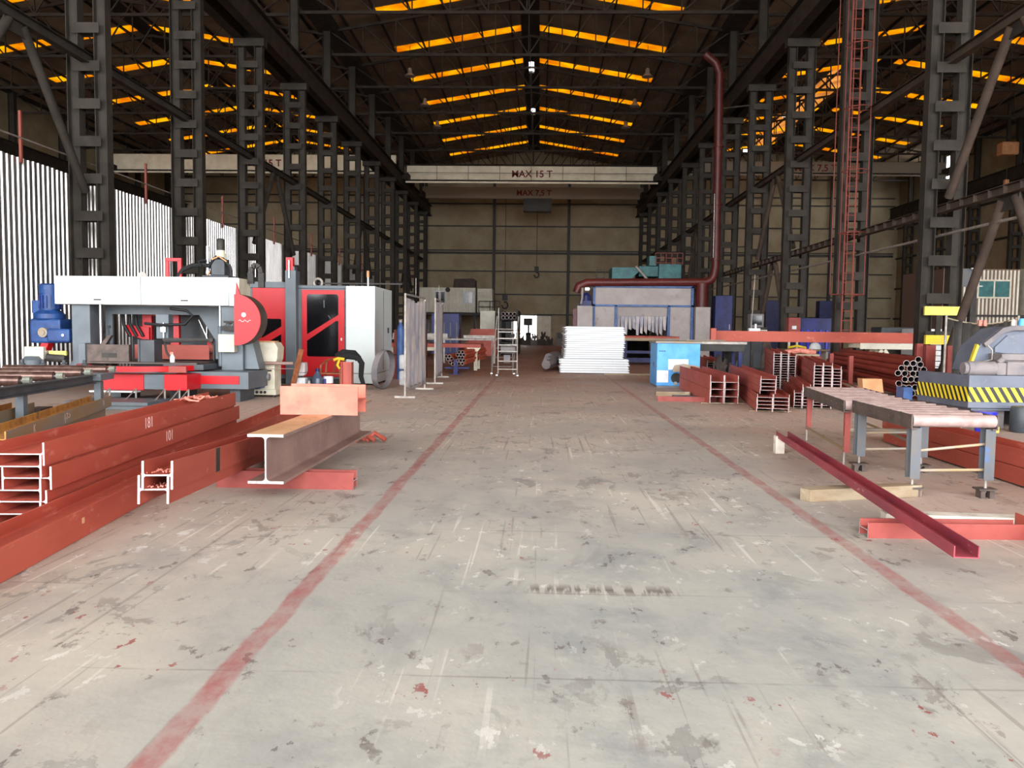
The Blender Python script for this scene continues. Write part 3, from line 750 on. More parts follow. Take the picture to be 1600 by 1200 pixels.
m = MB(); cbox(m, 1.68, 1.82, -6.5, 1.2, .58, .72); m.build('side_rail', GREYM, rc)
m = MB(); cbox(m, -.06, .42, -.55, .0, .62, .72); m.build('end_frame', GREYM, rc)
for i in range(8):
    v = .15 - i * .98
    b = MB().tube([cpt(.1, v, .76), cpt(1.7, v, .76)], .068, 14).build('roller', ROLLD, rc, smooth=True)
    MB().tube([cpt(-.04, v, .76), cpt(.1, v, .76)], .02, 8).build('shaft', CHROME, b)
    MB().tube([cpt(-.03, v, .77), cpt(.06, v, .77)], .05, 10).build('bearing', BEAR, b)
for (u, v) in ((.02, -.35), (.02, -2.9), (.02, -5.2), (1.75, -.35), (1.75, -2.9)):
    m = MB(); cbox(m, u, u + .1, v, v + .12, 0, .6); cbox(m, u - .06, u + .16, v - .06, v + .18, 0, .02); m.build('leg', GREYM, rc)
for i in range(4):
    c = cpt(.55 + i * .33, .42, .8); MB().lathe([(.05, 0), (.05, .03), (.03, .05), (.03, .1)], tuple(c), 10).build('guide_pin', GREYD, rc)
m = MB(); cbox(m, .3, .5, -1.8, -1.4, .02, .3); cbox(m, .5, 1.3, -2.6, -1.4, .02, .2)
m.build('drip_tray', LEAFD, rc)

# ================================================================== GANTRY BAND SAW
sw = thing('band_saw', 'grey and red gantry band saw under a long white cover', 'machine', (-7.8, 16.6, 0))
cv_ = MB().box(-9.8, -6.1, 16.5, 17.15, 1.9, 2.47).build('top_cover', WHITE, sw, bevel=.01)
for a, b in ((-9.81, -8.05), (-8.03, -6.26)):
    d = MB().box(a, b, 16.46, 16.498, 1.905, 2.47).build('cover_door', WHITE, cv_, bevel=.006)
for x in (-8.93, -7.15):
    MB().box(x - .075, x + .075, 16.45, 16.462, 1.985, 2.01).build('door_latch', BLACKS, cv_)
MB().box(-6.1, -6.05, 16.5, 17.15, 1.9, 2.46).build('end_plate', CREAM, cv_)
MB().box(-9.55, -9.17, 16.6, 17.1, .55, 1.9).build('upright', GREYM, sw, bevel=.01)
MB().box(-6.46, -6.02, 16.6, 17.1, .6, 1.9).prism([(-6.02, .62), (-5.72, .62), (-5.86, 1.2), (-6.02, 1.3)], 16.7, 17.1).build('upright', GREYM, sw, bevel=.008)
MB().box(-9.8, -9.5, 16.65, 17.1, .55, .62).prism([(-9.75, .55), (-9.5, .55), (-9.5, .85)], 16.65, 17.1).build('foot', GREYM, sw)
MB().prism([(-9.17, .8), (-9.02, .8), (-9.02, 1.72), (-7.16, 1.72), (-6.82, 1.2), (-6.82, .8), (-6.46, .8), (-6.46, 1.9), (-9.17, 1.9)], 17.2, 17.26).build('back_plate', GREYM, sw)
for x, z0, z1 in ((-8.96, .95, 1.9), (-6.49, 1.45, 1.9)):
    MB().tube([(x, 16.62, z0), (x, 16.62, z1)], .026, 12).build('guide_rod', CHROME, sw, smooth=True)
MB().tube([(-6.49, 16.62, .68), (-6.49, 16.62, 1.5)], .045, 12).build('rod_sleeve', GREYM, sw, smooth=True)
MB().tube([(-8.86, 16.75, 1.0), (-8.86, 16.75, 1.45)], .012, 8).lathe([(.03, 0), (.03, .05)], (-8.86, 16.75, 1.43), 10).build('small_rod', BLACKS, sw)
# vice jaws and table
MB().box(-9.08, -8.2, 16.25, 16.32, .72, 1.1).build('vice_jaw', DARKP, sw)
MB().box(-8.75, -8.45, 16.24, 16.248, .84, .93).build('jaw_slot', BLACKS, sw)
MB().box(-9.2, -9.06, 16.2, 16.6, .68, 1.12).build('jaw_end', GREYM, sw, bevel=.006)
MB().box(-7.95, -7.66, 16.2, 16.55, .76, 1.2).box(-7.99, -7.95, 16.18, 16.6, .76, 1.21).build('vice_jaw', GREYD, sw, bevel=.006)
MB().box(-7.85, -7.6, 16.7, 16.95, 1.22, 1.5).box(-7.85, -7.58, 16.68, 16.9, 1.5, 1.72).build('blade_guide', GREYM, sw, bevel=.01)
MB().box(-7.72, -7.62, 16.62, 16.68, 1.36, 1.46).tube([(-7.68, 16.66, 1.2), (-7.68, 16.66, 1.55)], .02, 8).build('guide_clamp', CHROME, sw)
MB().tube([(-8.06, 16.65, 1.53), (-7.7, 16.6, 1.5), (-7.2, 16.6, 1.52), (-7.05, 16.62, 1.7), (-7.2, 16.65, 1.8), (-7.55, 16.7, 1.84)], .03, 8).build('hydraulic_hose', RUBBER, sw, smooth=True)
MB().box(-7.62, -6.6, 16.5, 16.58, 1.18, 1.24).tube([(-7.6, 16.5, 1.16), (-6.7, 16.5, 1.2), (-6.58, 16.5, 1.1), (-6.58, 16.5, .8)], .02, 8).tube([(-7.6, 16.52, 1.18), (-7.55, 16.5, .95), (-7.45, 16.5, .8)], .022, 8).build('clamp_arm', BLACKS, sw)
MB().box(-8.9, -6.7, 15.95, 16.9, .735, .765).build('table_plate', DARKP, sw)
MB().box(-7.35, -6.55, 15.9, 16.6, .63, .735).build('table_slide', GREYD, sw, bevel=.005)
# rotary table
arc = [(-7.9 + 1.25 * math.cos(a), 16.35 + 1.25 * math.sin(a)) for a in [math.pi * 1.04 + i * math.pi * .88 / 16 for i in range(17)]]
inn = [(-7.9 + 1.05 * math.cos(a), 16.35 + 1.05 * math.sin(a)) for a in [math.pi * 1.92 - i * math.pi * .88 / 16 for i in range(17)]]
MB().prism(arc + inn, .62, .72, 'z').build('turntable_ring', MRED, sw, smooth=True)
MB().box(-7.25, -6.7, 15.45, 15.5, .6, .72).build('turntable_guard', PINK, sw)
MB().box(-8.65, -5.68, 15.95, 17.1, .26, .6).build('base_frame', GREYM, sw, bevel=.01)
MB().box(-8.3, -7.5, 15.4, 15.95, .26, .56).build('base_skirt', MRED, sw, bevel=.006)
MB().box(-7.5, -7.06, 15.42, 15.95, .28, .56).build('base_skirt', GREYM, sw)
MB().box(-7.06, -6.62, 15.3, 15.95, .27, .57).build('base_box', MRED, sw, bevel=.008)
MB().box(-6.72, -5.86, 15.93, 15.955, .36, .52).build('base_panel', MRED, sw)
MB().box(-8.5, -7.6, 15.3, 15.5, .22, .25).build('splash_strip', WHITE, sw)
MB().box(-8.4, -6.55, 14.35, 16.0, 0, .07).box(-8.4, -6.9, 14.3, 15.2, .07, .13).build('floor_frame', GREYM, sw)
for x in (-8.05, -7.55, -7.0, -6.72, -6.55):
    MB().tube([(x, 14.75, .1), (x, 15.2, .3)], .012, 6).tube([(x, 15.2, .1), (x, 15.2, .3)], .018, 6).build('jack_screw', GALV, sw)
for x in (-8.5, -7.3, -6.1): MB().box(x, x + .2, 16.1, 16.9, 0, .26).build('foot', GREYD, sw)
# gear motor
gm = MB().box(-10.5, -9.85, 16.7, 17.2, 1.1, 1.6).box(-10.1, -9.62, 16.62, 17.1, 1.12, 1.4).build('gearbox', BLUEM, sw, bevel=.04)
MB().lathe([(.27, 0), (.3, .03), (.3, .12), (.2, .2), (.2, .3)], (-10.22, 16.95, 1.58), 20).build('gearbox_flange', BLUEM, gm, smooth=True)
MB().lathe([(.21, 0), (.21, .3), (.2, .3), (.2, .32), (.22, .32), (.22, .5), (.18, .53)], (-10.18, 16.95, 1.8), 20).box(-10.5, -10.3, 16.8, 17.0, 1.72, 1.98).build('motor', BLUEM, gm, smooth=True)
for i in range(10):
    a = i * math.pi / 9 + math.pi
    MB().box(-.004, .004, -.025, .0, 0, .26, Matrix.Translation((-10.18 + .21 * math.cos(a), 16.95 + .21 * math.sin(a), 1.82)) @ Matrix.Rotation(a + math.pi / 2, 4, 'Z')).build('cooling_fin', BLUED, gm)
MB().tube([(-10.18, 16.7, 1.32), (-10.18, 16.62, 1.32)], .1, 14).tube([(-10.18, 16.63, 1.32), (-10.18, 16.6, 1.32)], .05, 12).build('output_boss', RUSTG, gm, smooth=True)
MB().tube([(-9.75, 16.62, 1.27), (-9.75, 16.605, 1.27)], .025, 10).build('sight_glass', CHROME, gm)
MB().prism([(-10.25, .95), (-10.1, .95), (-10.05, 1.1), (-10.2, 1.1)], 16.6, 16.8).build('bracket', MRED, sw)
MB().box(-10.5, -10.1, 16.5, 16.8, .78, 1.03).tube([(-10.3, 16.6, .72), (-10.1, 16.6, .95)], .03, 8).build('pump_cover', CREAM, sw, bevel=.03)
MB().lathe([(.2, 0), (.2, .2), (.12, .28)], (-10.3, 16.45, .56), 16).build('pump_pot', GREYM, sw, smooth=True)
MB().tube([(-10.0, 16.5, .82), (-9.62, 16.5, .8)], .09, 12).build('drive_cylinder', BLACKS, sw, smooth=True)
MB().box(-9.95, -9.6, 16.45, 16.5, .86, .95).build('cylinder_label', YELP, sw)
# control box and wheel housing
MB().box(-6.46, -6.13, 16.42, 16.6, .97, 1.33).build('control_box', CREAM, sw, bevel=.012)
MB().box(-6.4, -6.1, 16.45, 16.6, 1.4, 1.5).box(-6.35, -6.06, 16.44, 16.55, 1.56, 1.6).build('valve_block', BLACKS, sw)
MB().tube([(-6.35, 16.5, 1.5), (-6.3, 16.48, 1.6)], .02, 6).tube([(-6.2, 16.5, 1.5), (-6.15, 16.48, 1.6)], .02, 6).build('valve_fittings', CHROME, sw)
arcw = [(-5.95 + .5 * math.cos(a), 1.62 + .5 * math.sin(a)) for a in [-math.pi / 2 + i * math.pi / 20 for i in range(21)]]
arcw = [(-5.97, 1.12)] + arcw + [(-5.97, 2.12)]
wh = MB().prism(arcw, 16.0, 16.04).build('wheel_cover', MRED, sw, smooth=True)
MB().prism([(x * 1.0, z) for x, z in arcw], 16.041, 16.42).build('wheel_housing', DARKP, wh, smooth=True)
MB().prism([(-5.98, 2.08), (-5.96, 2.35), (-5.85, 2.0)], 16.1, 16.14).build('cover_lip', MRED, wh)
MB().tube([(-5.78, 15.995, 1.72), (-5.78, 16.0, 1.72)], .045, 14).build('emblem', WHITE, wh)
MB().tube([(-5.88 + i * .03, 15.997, 1.6 + .025 * math.sin(i * 1.9)) for i in range(9)], .006, 5).build('script_mark', WHITE, wh)
# top of the saw
MB().box(-7.66, -7.58, 16.72, 16.78, 2.47, 2.82).box(-7.4, -7.32, 16.72, 16.78, 2.47, 2.82).box(-7.66, -7.32, 16.72, 16.78, 2.8, 2.87).build('lifting_bracket', MRED, sw, bevel=.006)
MB().prism([(-8.12 + .1 * math.cos(a), 2.47 + .11 * math.sin(a)) for a in [i * math.pi / 8 for i in range(9)]], 16.7, 16.73).build('lifting_lug', GALV, sw)
MB().box(-6.85, -6.3, 16.6, 17.1, 2.47, 2.52).box(-6.7, -6.42, 16.7, 17.0, 2.52, 2.86).build('feed_gearbox', GREYD, sw, bevel=.02)
MB().lathe([(.1, 0), (.1, .12), (.085, .12), (.085, .18)], (-6.55, 16.85, 2.86), 14).build('motor_collar', CREAM, sw, smooth=True)
MB().lathe([(.085, 0), (.085, .2), (.06, .24)], (-6.55, 16.85, 3.04), 14).build('feed_motor', BLACKS, sw, smooth=True)
MB().tube([(-6.8, 16.8, 2.55), (-6.8, 16.8, 2.62)], .05, 10).tube([(-6.8, 16.8, 2.62), (-6.8, 16.8, 3.12)], .038, 12).build('air_cylinder', CHROME, sw, smooth=True)
MB().tube([(-7.4, 16.75, 2.5), (-7.3, 16.75, 2.64), (-7.1, 16.75, 2.72), (-6.85, 16.75, 2.74), (-6.7, 16.75, 2.7)], .045, 8).tube([(-6.75, 16.7, 2.7), (-6.6, 16.7, 2.9), (-6.45, 16.7, 2.86), (-6.3, 16.7, 2.7), (-6.28, 16.7, 2.5)], .03, 8).tube([(-6.9, 16.7, 2.7), (-6.95, 16.7, 2.8), (-6.8, 16.7, 2.83)], .03, 8).build('cable_hose', RUBBER, sw, smooth=True)
MB().tube([(-6.66, 16.66, 2.84), (-6.5, 16.62, 2.9), (-6.36, 16.66, 2.8)], .016, 6).tube([(-6.78, 16.7, 2.5), (-6.72, 16.68, 2.6)], .02, 6).build('air_line', TAN, sw, smooth=True)
ch = [(-5.98, 2.38), (-5.98, 2.6), (-5.95, 2.72), (-5.87, 2.76), (-5.79, 2.72), (-5.76, 2.6), (-5.76, 2.3)]
m = MB()
for i in range(len(ch) - 1): m.bar((ch[i][0], 17.0, ch[i][1]), (ch[i + 1][0], 17.0, ch[i + 1][1]), .12, .09)
m.build('cable_chain', BLACKS, sw)
# red frame, guards and hoses seen through the opening
m = MB().box(-8.62, -8.42, 17.7, 17.8, .8, 1.85).box(-8.0, -7.82, 17.7, 17.8, .8, 1.85)
m.box(-8.62, -7.82, 17.72, 17.78, 1.7, 1.85).build('inner_frame', MRED, sw)
MB().prism([(-9.0, 1.5), (-8.95, 1.3), (-8.45, 1.15), (-8.45, 1.45)], 17.64, 17.69).build('inner_bracket', MRED, sw)
MB().prism([(-7.1, .9), (-7.2, .9), (-7.2, 1.8), (-7.1, 1.8)], 17.7, 17.78).build('inner_post', MRED, sw)
MB().prism([(-7.25, 1.2), (-6.7, 1.2), (-6.95, 1.75), (-7.3, 1.75)], 17.5, 17.54).build('chip_guard', BLACKS, sw)
for a, b in (((-7.28, 1.62), (-7.1, 1.22)), ((-7.12, 1.2), (-7.1, 1.6)), ((-6.98, 1.3), (-6.86, 1.65)), ((-6.83, 1.25), (-6.83, 1.7)), ((-7.0, 1.7), (-6.95, 1.3))):
    MB().tube([(a[0], 17.46, a[1]), (b[0], 17.46, b[1])], .014, 8).build('guard_strut', CHROME, sw)
for i in range(3): MB().tube([(-9.0 + i * .14, 17.6, 1.8), (-8.98 + i * .14, 17.6, 1.5), (-8.85 + i * .14, 17.62, 1.25)], .035, 8).build('rear_hose', RUBBER, sw, smooth=True)
MB().box(-9.2, -6.4, 18.4, 18.5, .3, 1.9).build('rear_guard', GREYD, sw)
MB().prism([(-9.05, .95), (-8.75, 1.28), (-8.68, 1.28), (-8.9, .95)], 16.5, 16.6).build('swing_arm', DARKP, sw)
o = beam('h_beam', 'red H-beam clamped inside the band saw', imesh('h_beam', .3, .3, .01, .016, 1.6, [RED2, CUTD]), (-8.6, 17.45, .78), -math.pi / 2, 'single red beams')
# bottle on the saw table
r = thing('spray_bottle', 'small pale spray bottle standing on the saw table', 'bottle', (-7.25, 16.1, .766))
MB().lathe([(.045, 0), (.048, .1), (.03, .14), (.02, .16)], (-7.25, 16.1, .766), 12).build('bottle_body', PLAST, r, smooth=True)
MB().box(-7.29, -7.22, 16.08, 16.12, .925, .97).build('trigger_head', CLAY, r)

# ================================================================== COOLANT PEDESTAL
cp = thing('pedestal_cabinet', 'cream pedestal cabinet with a blue pump beside the saw', 'cabinet', (-5.9, 17.4, 0))
MB().prism([(-6.12, .16), (-5.6, .16), (-5.6, .7), (-5.55, .8), (-5.53, 1.05), (-5.6, 1.16), (-6.12, 1.16)], 17.3, 17.75).build('body', CREAM, cp, bevel=.012)
MB().box(-6.19, -5.55, 17.22, 17.85, .05, .17).build('base', CREAM, cp, bevel=.008)
for x in (-6.12, -5.62): MB().lathe([(.03, 0), (.03, .05)], (x, 17.3, 0), 8).build('foot', BLACKS, cp)
MB().box(-6.1, -5.66, 17.28, 17.3, .55, .58).build('seam', BLACKS, cp)
MB().tube([(-6.04, 17.1, .36), (-5.85, 17.1, .36)], .13, 14).box(-6.1, -5.8, 17.0, 17.28, .2, .36).lathe([(.1, 0), (.1, .26)], (-6.02, 17.12, .28), 12).build('pump', BLUEM, cp, smooth=True, bevel=.01)
MB().tube([(-5.88, 17.1, .44), (-5.64, 17.1, .44)], .075, 12).build('pump_motor', PRESSD, cp, smooth=True)
for x in (-5.95, -5.86, -5.78): MB().tube([(x, 17.22, .11), (x, 17.2, .11)], .03, 10).build('socket', BLACKS, cp)
MB().box(-6.0, -5.6, 17.35, 17.6, 1.16, 1.19).build('cloth', TAN, cp)
o = MB().tube([(-6.2, 17.15, .73), (-5.15, 17.15, .73)], .035, 10).tube([(-6.2, 17.15, .6), (-5.15, 17.15, .62)], .008, 6).build('steel_bar', BROWN, loc=(-5.7, 17.15, .73), smooth=True)
tag(o, 'round steel bar reaching out level in front of the pedestal cabinet', 'bar')

# ================================================================== DRILLING LINE ENCLOSURE
dr = thing('drilling_machine', 'grey and red drilling machine enclosure with dark door windows', 'machine', (-6.2, 22, 0))
MB().box(-7.6, -5.05, 21.45, 23.6, .14, 2.5).box(-7.6, -6.5, 21.42, 23.6, 2.5, 2.66).box(-6.3, -5.05, 21.42, 23.6, 2.5, 2.58).build('housing', GREYM, dr, bevel=.01)
MB().box(-7.5, -5.2, 21.5, 23.4, 0, .14).build('plinth', BLACKS, dr)
MB().box(-6.58, -6.3, 21.22, 21.6, 0, 2.95).box(-6.55, -6.34, 21.25, 21.5, 2.95, 3.05).build('pillar', GREYM, dr, bevel=.01)
MB().box(-6.56, -6.38, 21.24, 21.4, 2.9, 3.28).build('lift_unit', MRED, dr)
MB().tube([(-6.47, 21.2, 2.75), (-6.47, 21.2, 3.2)], .03, 10).build('lift_ram', CHROME, dr, smooth=True)
def door(name, x0, x1, z0, z1, wins, bars):
    d = MB().box(x0, x1, 21.40, 21.43, z0, z1).build(name, MRED, dr, bevel=.008)
    for w in wins:
        MB().prism(w, 21.392, 21.399).build('door_window', GLASSD, d)
    return d
d = door('door', -6.2, -5.08, .2, 2.46, [[(-6.06, 1.31), (-5.24, 1.82), (-5.24, 2.31), (-5.28, 2.35), (-6.02, 2.35), (-6.06, 2.31)],
                                          [(-6.06, .76), (-6.03, .73), (-5.27, .73), (-5.24, .76), (-5.24, 1.66), (-5.3, 1.66), (-6.06, 1.14)]], 0)
MB().box(-5.62, -5.6, 21.385, 21.392, 2.0, 2.2).tube([(-5.5, 21.385, 1.8), (-5.44, 21.385, 1.72)], .012, 6).build('painted_reflection', GREYM, d)  # grey slivers on the dark pane, a reflection put in as solid parts
for z in (2.15, 1.42): MB().box(-5.07, -4.95, 21.36, 21.44, z - .1, z + .1).build('hinge', GREYD, d)
MB().box(-5.17, -5.14, 21.37, 21.4, 1.15, 1.22).build('handle', WHITE, d)
d = door('door', -7.5, -6.62, .25, 2.5, [[(-7.25, 1.2), (-6.74, 1.5), (-6.74, 1.68), (-6.78, 1.7), (-7.25, 1.7)], [(-7.25, .68), (-6.74, .68), (-6.74, 1.3), (-7.25, 1.0)]], 0)
for (x, z, r_) in ((-5.85, 2.6, .11),):
    m = MB(); m.tube([(x + r_ * math.cos(a), 21.7, z + .06 + r_ * math.sin(a)) for a in [i * 2 * math.pi / 16 for i in range(17)]], .035, 8); m.build('lifting_eye', GALV, dr, smooth=True)
MB().box(-5.05, -3.9, 23.4, 23.46, 2.72, 2.76).box(-6.3, -5.05, 23.4, 23.46, 2.72, 2.76).tube([(-5.2, 23.43, 2.5), (-5.2, 23.43, 2.75)], .02, 6).build('cable_tray', BLACKS, dr)
wc = thing('control_cabinet', 'tall white control cabinet beside the red machine doors', 'cabinet', (-4.65, 22.5, 0))
MB().box(-5.03, -4.27, 21.35, 23.8, .3, 2.57).build('body', WHITE, wc, bevel=.012)
MB().box(-5.03, -4.275, 21.36, 23.79, .04, .29).build('plinth', WHITE, wc, bevel=.006)
MB().box(-4.268, -4.262, 22.5, 22.515, .35, 2.5).build('door_gap', BLACKS, wc)
MB().box(-4.265, -4.24, 23.1, 23.2, 1.35, 1.5).build('door_handle', BLACKS, wc)
MB().tube([(-4.65, 22.3, 2.57), (-4.65, 22.3, 2.85)], .025, 8).build('beacon_stem', CHROME, wc)
MB().lathe([(.04, 0), (.04, .16), (.03, .18)], (-4.65, 22.3, 2.85), 10).build('beacon', CARD, wc, smooth=True)

# ================================================================== CLUTTER BEFORE THE MACHINE
o = MB().prism([(-5.7, .0), (-5.58, 0), (-5.35, .98), (-5.46, 1.0)], 18.6, 18.64).build('plank', WOODC, loc=(-5.6, 18.6, 0)); tag(o, 'brown plank leaning upright before the grey pillar', 'plank')
r = thing('jerry_can', 'square white plastic can standing under a milky one', 'can', (-5.5, 18.9, 0), 'plastic cans')
MB().box(-5.63, -5.38, 18.8, 19.05, 0, .33).build('body', PLAST, r, bevel=.03); MB().lathe([(.03, 0), (.03, .03)], (-5.5, 18.92, .33), 10).build('cap', RUBBER, r)
r = thing('jerry_can', 'milky square plastic can stacked upside down on the white one', 'can', (-5.5, 18.9, .365), 'plastic cans')
MB().box(-5.63, -5.38, 18.8, 19.05, .44, .68).prism([(-5.63, .44), (-5.38, .44), (-5.42, .365), (-5.59, .365)], 18.82, 19.03).build('body', CLEARP, r, bevel=.03)
MB().box(-5.57, -5.5, 18.85, 18.95, .68, .82).build('pump_top', RUBBER, r)
r = thing('water_bottle', 'large smoked plastic water bottle with a violet cap', 'bottle', (-5.13, 18.95, 0))
MB().lathe([(.12, 0), (.13, .03), (.13, .3), (.12, .33), (.05, .44), (.045, .48)], (-5.13, 18.95, 0), 18).build('body', BOTT, r, smooth=True)
MB().lathe([(.05, .47), (.05, .54)], (-5.13, 18.95, 0), 12).build('cap', BLUED, r)
r = thing('thermos', 'small grey bottle beside the smoked water bottle', 'bottle', (-5.3, 18.85, 0))
MB().lathe([(.045, 0), (.045, .2), (.03, .26)], (-5.3, 18.85, 0), 12).build('body', GALV, r, smooth=True); MB().lathe([(.03, .26), (.03, .3)], (-5.3, 18.85, 0), 10).build('cap', BOTT, r)
r = thing('paint_can', 'red and white paint can under the wooden chair', 'can', (-4.9, 19.05, 0))
MB().lathe([(.11, 0), (.115, .02), (.115, .2), (.112, .2)], (-4.9, 19.05, 0), 18).build('body', MRED, r, smooth=True)
MB().lathe([(.114, .2), (.114, .34), (.105, .36)], (-4.9, 19.05, 0), 18).build('label_band', PLAST, r, smooth=True)
MB().box(-4.98, -4.92, 18.925, 18.935, .18, .3).build('print_mark', BLUED, r)
wcx, wcy = -4.85, 19.3
r = thing('wooden_chair', 'low varnished wooden chair before the red door', 'chair', (wcx, wcy, 0))
MB().box(wcx - .25, wcx + .25, wcy - .22, wcy + .2, .4, .43).build('seat', WOODC, r, bevel=.01)
for x, y, h in ((-.25, -.2, .62), (.22, -.2, .62), (-.22, .2, .72), (.22, .2, .72)):
    MB().bar((wcx + x * 1.05, wcy + y, 0), (wcx + x * .95, wcy + y, h), .035).build('leg', WOODC, r)
for s in (-1, 1): MB().tube([(wcx + s * .24, wcy - .2, .6), (wcx + s * .25, wcy, .64), (wcx + s * .2, wcy + .2, .72)], .02, 8).build('armrest', WOODC, r, smooth=True)
MB().tube([(wcx - .22, wcy + .2, .7), (wcx - .1, wcy + .24, .74), (wcx + .1, wcy + .24, .74), (wcx + .22, wcy + .2, .7)], .022, 8).build('backrest', WOODC, r, smooth=True)
MB().tube([(wcx - .05, wcy + .22, .42), (wcx + .02, wcy + .24, .72)], .02, 6).build('back_slat', WOODC, r)
o = beam('post_stub', 'short upright red I-section post by the wooden chair', imesh('post_stub', .24, .24, .01, .016, .7, [RED2, CUTD]), (-4.45, 18.95, 0), 0)
o.rotation_euler = (math.pi / 2, 0, 0); o.location = (-4.44, 19.1, 0)
m = MB()
m.tube([(-4.72, 19.2, .78), (-4.5, 19.2, .84), (-4.25, 19.25, .8), (-4.16, 19.25, .66), (-4.18, 19.25, .35), (-4.12, 19.25, .15)], .1, 10, r2=.05)
m.tube([(-4.75, 19.25, .8), (-4.6, 19.25, .9), (-4.35, 19.3, .88), (-4.25, 19.3, .76)], .09, 10)
o = tag(m.build('jacket', JACK, loc=(-4.4, 19.1, .7), smooth=True), 'black jacket hung over the red post stub', 'jacket')
m = MB().tube([(-4.75, 18.98, .74), (-4.65, 18.95, .78), (-4.5, 18.95, .76)], .035, 8).tube([(-4.62, 18.95, .74), (-4.66, 18.93, .62), (-4.6, 18.93, .54)], .03, 6)
tag(m.build('yellow_gloves', YCLOTH, loc=(-4.6, 18.95, .72), smooth=True), 'yellow work gloves lying on the red post stub', 'gloves')
# steel ring
m = MB(); R1, w = .48, .075
n = 40; prof = []
for k in range(n):
    a = 2 * math.pi * k / n
    for rr, t in ((R1, -w), (R1, w), (R1 - .012, w), (R1 - .012, -w)): prof.append((t, rr * math.cos(a), rr * math.sin(a)))
fs = []
for k in range(n):
    for j in range(4):
        a_, b_ = k * 4 + j, k * 4 + (j + 1) % 4; c_, d_ = ((k + 1) % n) * 4 + (j + 1) % 4, ((k + 1) % n) * 4 + j
        fs.append((a_, b_, c_, d_))
m.add(prof, fs)
o = put('steel_ring', m.mesh('steel_ring', [PRESSD], smooth=True), (-3.8, 20.05, .49)); o.rotation_euler = (0, math.radians(7), math.radians(-16))
tag(o, 'large flat steel band ring leaning by the white cabinet', 'ring')
# brown box, cans and bottle behind the screen
r = thing('steel_box', 'tall dark red steel box behind the welding screen', 'box', (-4.0, 24.6, 0))
MB().box(-4.28, -3.4, 24.2, 25.0, 0, 1.45).build('body', RED2, r, bevel=.01); MB().box(-4.28, -3.4, 24.18, 24.2, .7, .72).build('seam', BLACKS, r)
for i, z in enumerate((0, .42)):
    r = thing('drum_can', f'{"lower" if i == 0 else "upper"} white plastic can stacked beside the welding screen', 'can', (-3.5, 21.6, z), 'stacked white cans')
    MB().box(-3.66, -3.3, 21.45, 21.8, z, z + .38).build('body', PLAST, r, bevel=.04); MB().lathe([(.04, 0), (.04, .035)], (-3.48, 21.6, z + .38), 10).build('cap', PLAST, r)
r = thing('gas_cylinder', 'blue gas cylinder standing behind the welding screen', 'cylinder', (-4.05, 24.0, 0))
MB().lathe([(.11, 0), (.11, 1.45), (.09, 1.55), (.04, 1.62), (.04, 1.66)], (-4.05, 24.0, 0), 14).build('body', BLUEF, r, smooth=True); MB().lathe([(.05, 1.66), (.05, 1.74)], (-4.05, 24.0, 0), 8).build('valve', GALV, r)

# ================================================================== WELDING SCREENS
def screen(label, p, q, h, foot=.45):
    p, q = Vector((*p, 0)), Vector((*q, 0)); d = (q - p).normalized(); nrm = Vector((-d.y, d.x, 0))
    r = thing('welding_screen', label, 'screen', tuple(p), 'welding screens')
    for c, nm in ((p, 0), (q, 1)):
        MB().tube([c, c + Vector((0, 0, h))], .024, 8).build('post', GALV, r)
        MB().bar(c - nrm * foot / 2 + Vector((0, 0, .02)), c + nrm * foot / 2 + Vector((0, 0, .02)), .05, .04).build('foot', GALV, r)
    MB().tube([p + Vector((0, 0, h)), q + Vector((0, 0, h))], .022, 8).build('top_rail', GALV, r)
    MB().tube([p + Vector((0, 0, .2)), q + Vector((0, 0, .2))], .018, 8).build('bottom_rail', GALV, r)
    n, k = 26, 12; L = (q - p).length; vs = []; fs = []
    for i in range(n + 1):
        for j in range(k + 1):
            t = i / n; z = .14 + (h - .2) * j / k
            if j == k: z -= .05 * math.sin(t * math.pi) + (.12 if .45 < t < .55 else 0) * .3
            u = t * L * (1 - .0) * .98 + .01 * L
            w_ = .016 * math.sin(i * 1.15 + .3 * math.sin(j)) + .01 * math.sin(i * 2.7 + j * .4)
            vs.append(p + d * u + nrm * w_ + Vector((0, 0, z)))
    for i in range(n):
        for j in range(k): a = i * (k + 1) + j; fs.append((a, a + k + 1, a + k + 2, a + 1))
    o = MB().add(vs, fs).build('blanket', TARP, r, smooth=True)
    sm = o.modifiers.new('cloth', 'SOLIDIFY'); sm.thickness = .006
    MB().tube([p + (q - p) * .5 + Vector((0, 0, h)), p + (q - p) * .5 + Vector((0, 0, h + .42))], .008, 6).build('hook_wire', GALV, r)
    return r
screen('stained grey welding blanket screen on a tube frame, nearer one', (-2.87, 17.6), (-2.80, 20.15), 2.22)
screen('pale welding screen seen nearly edge-on behind the stained one', (-2.81, 22.2), (-2.98, 25.2), 2.3)

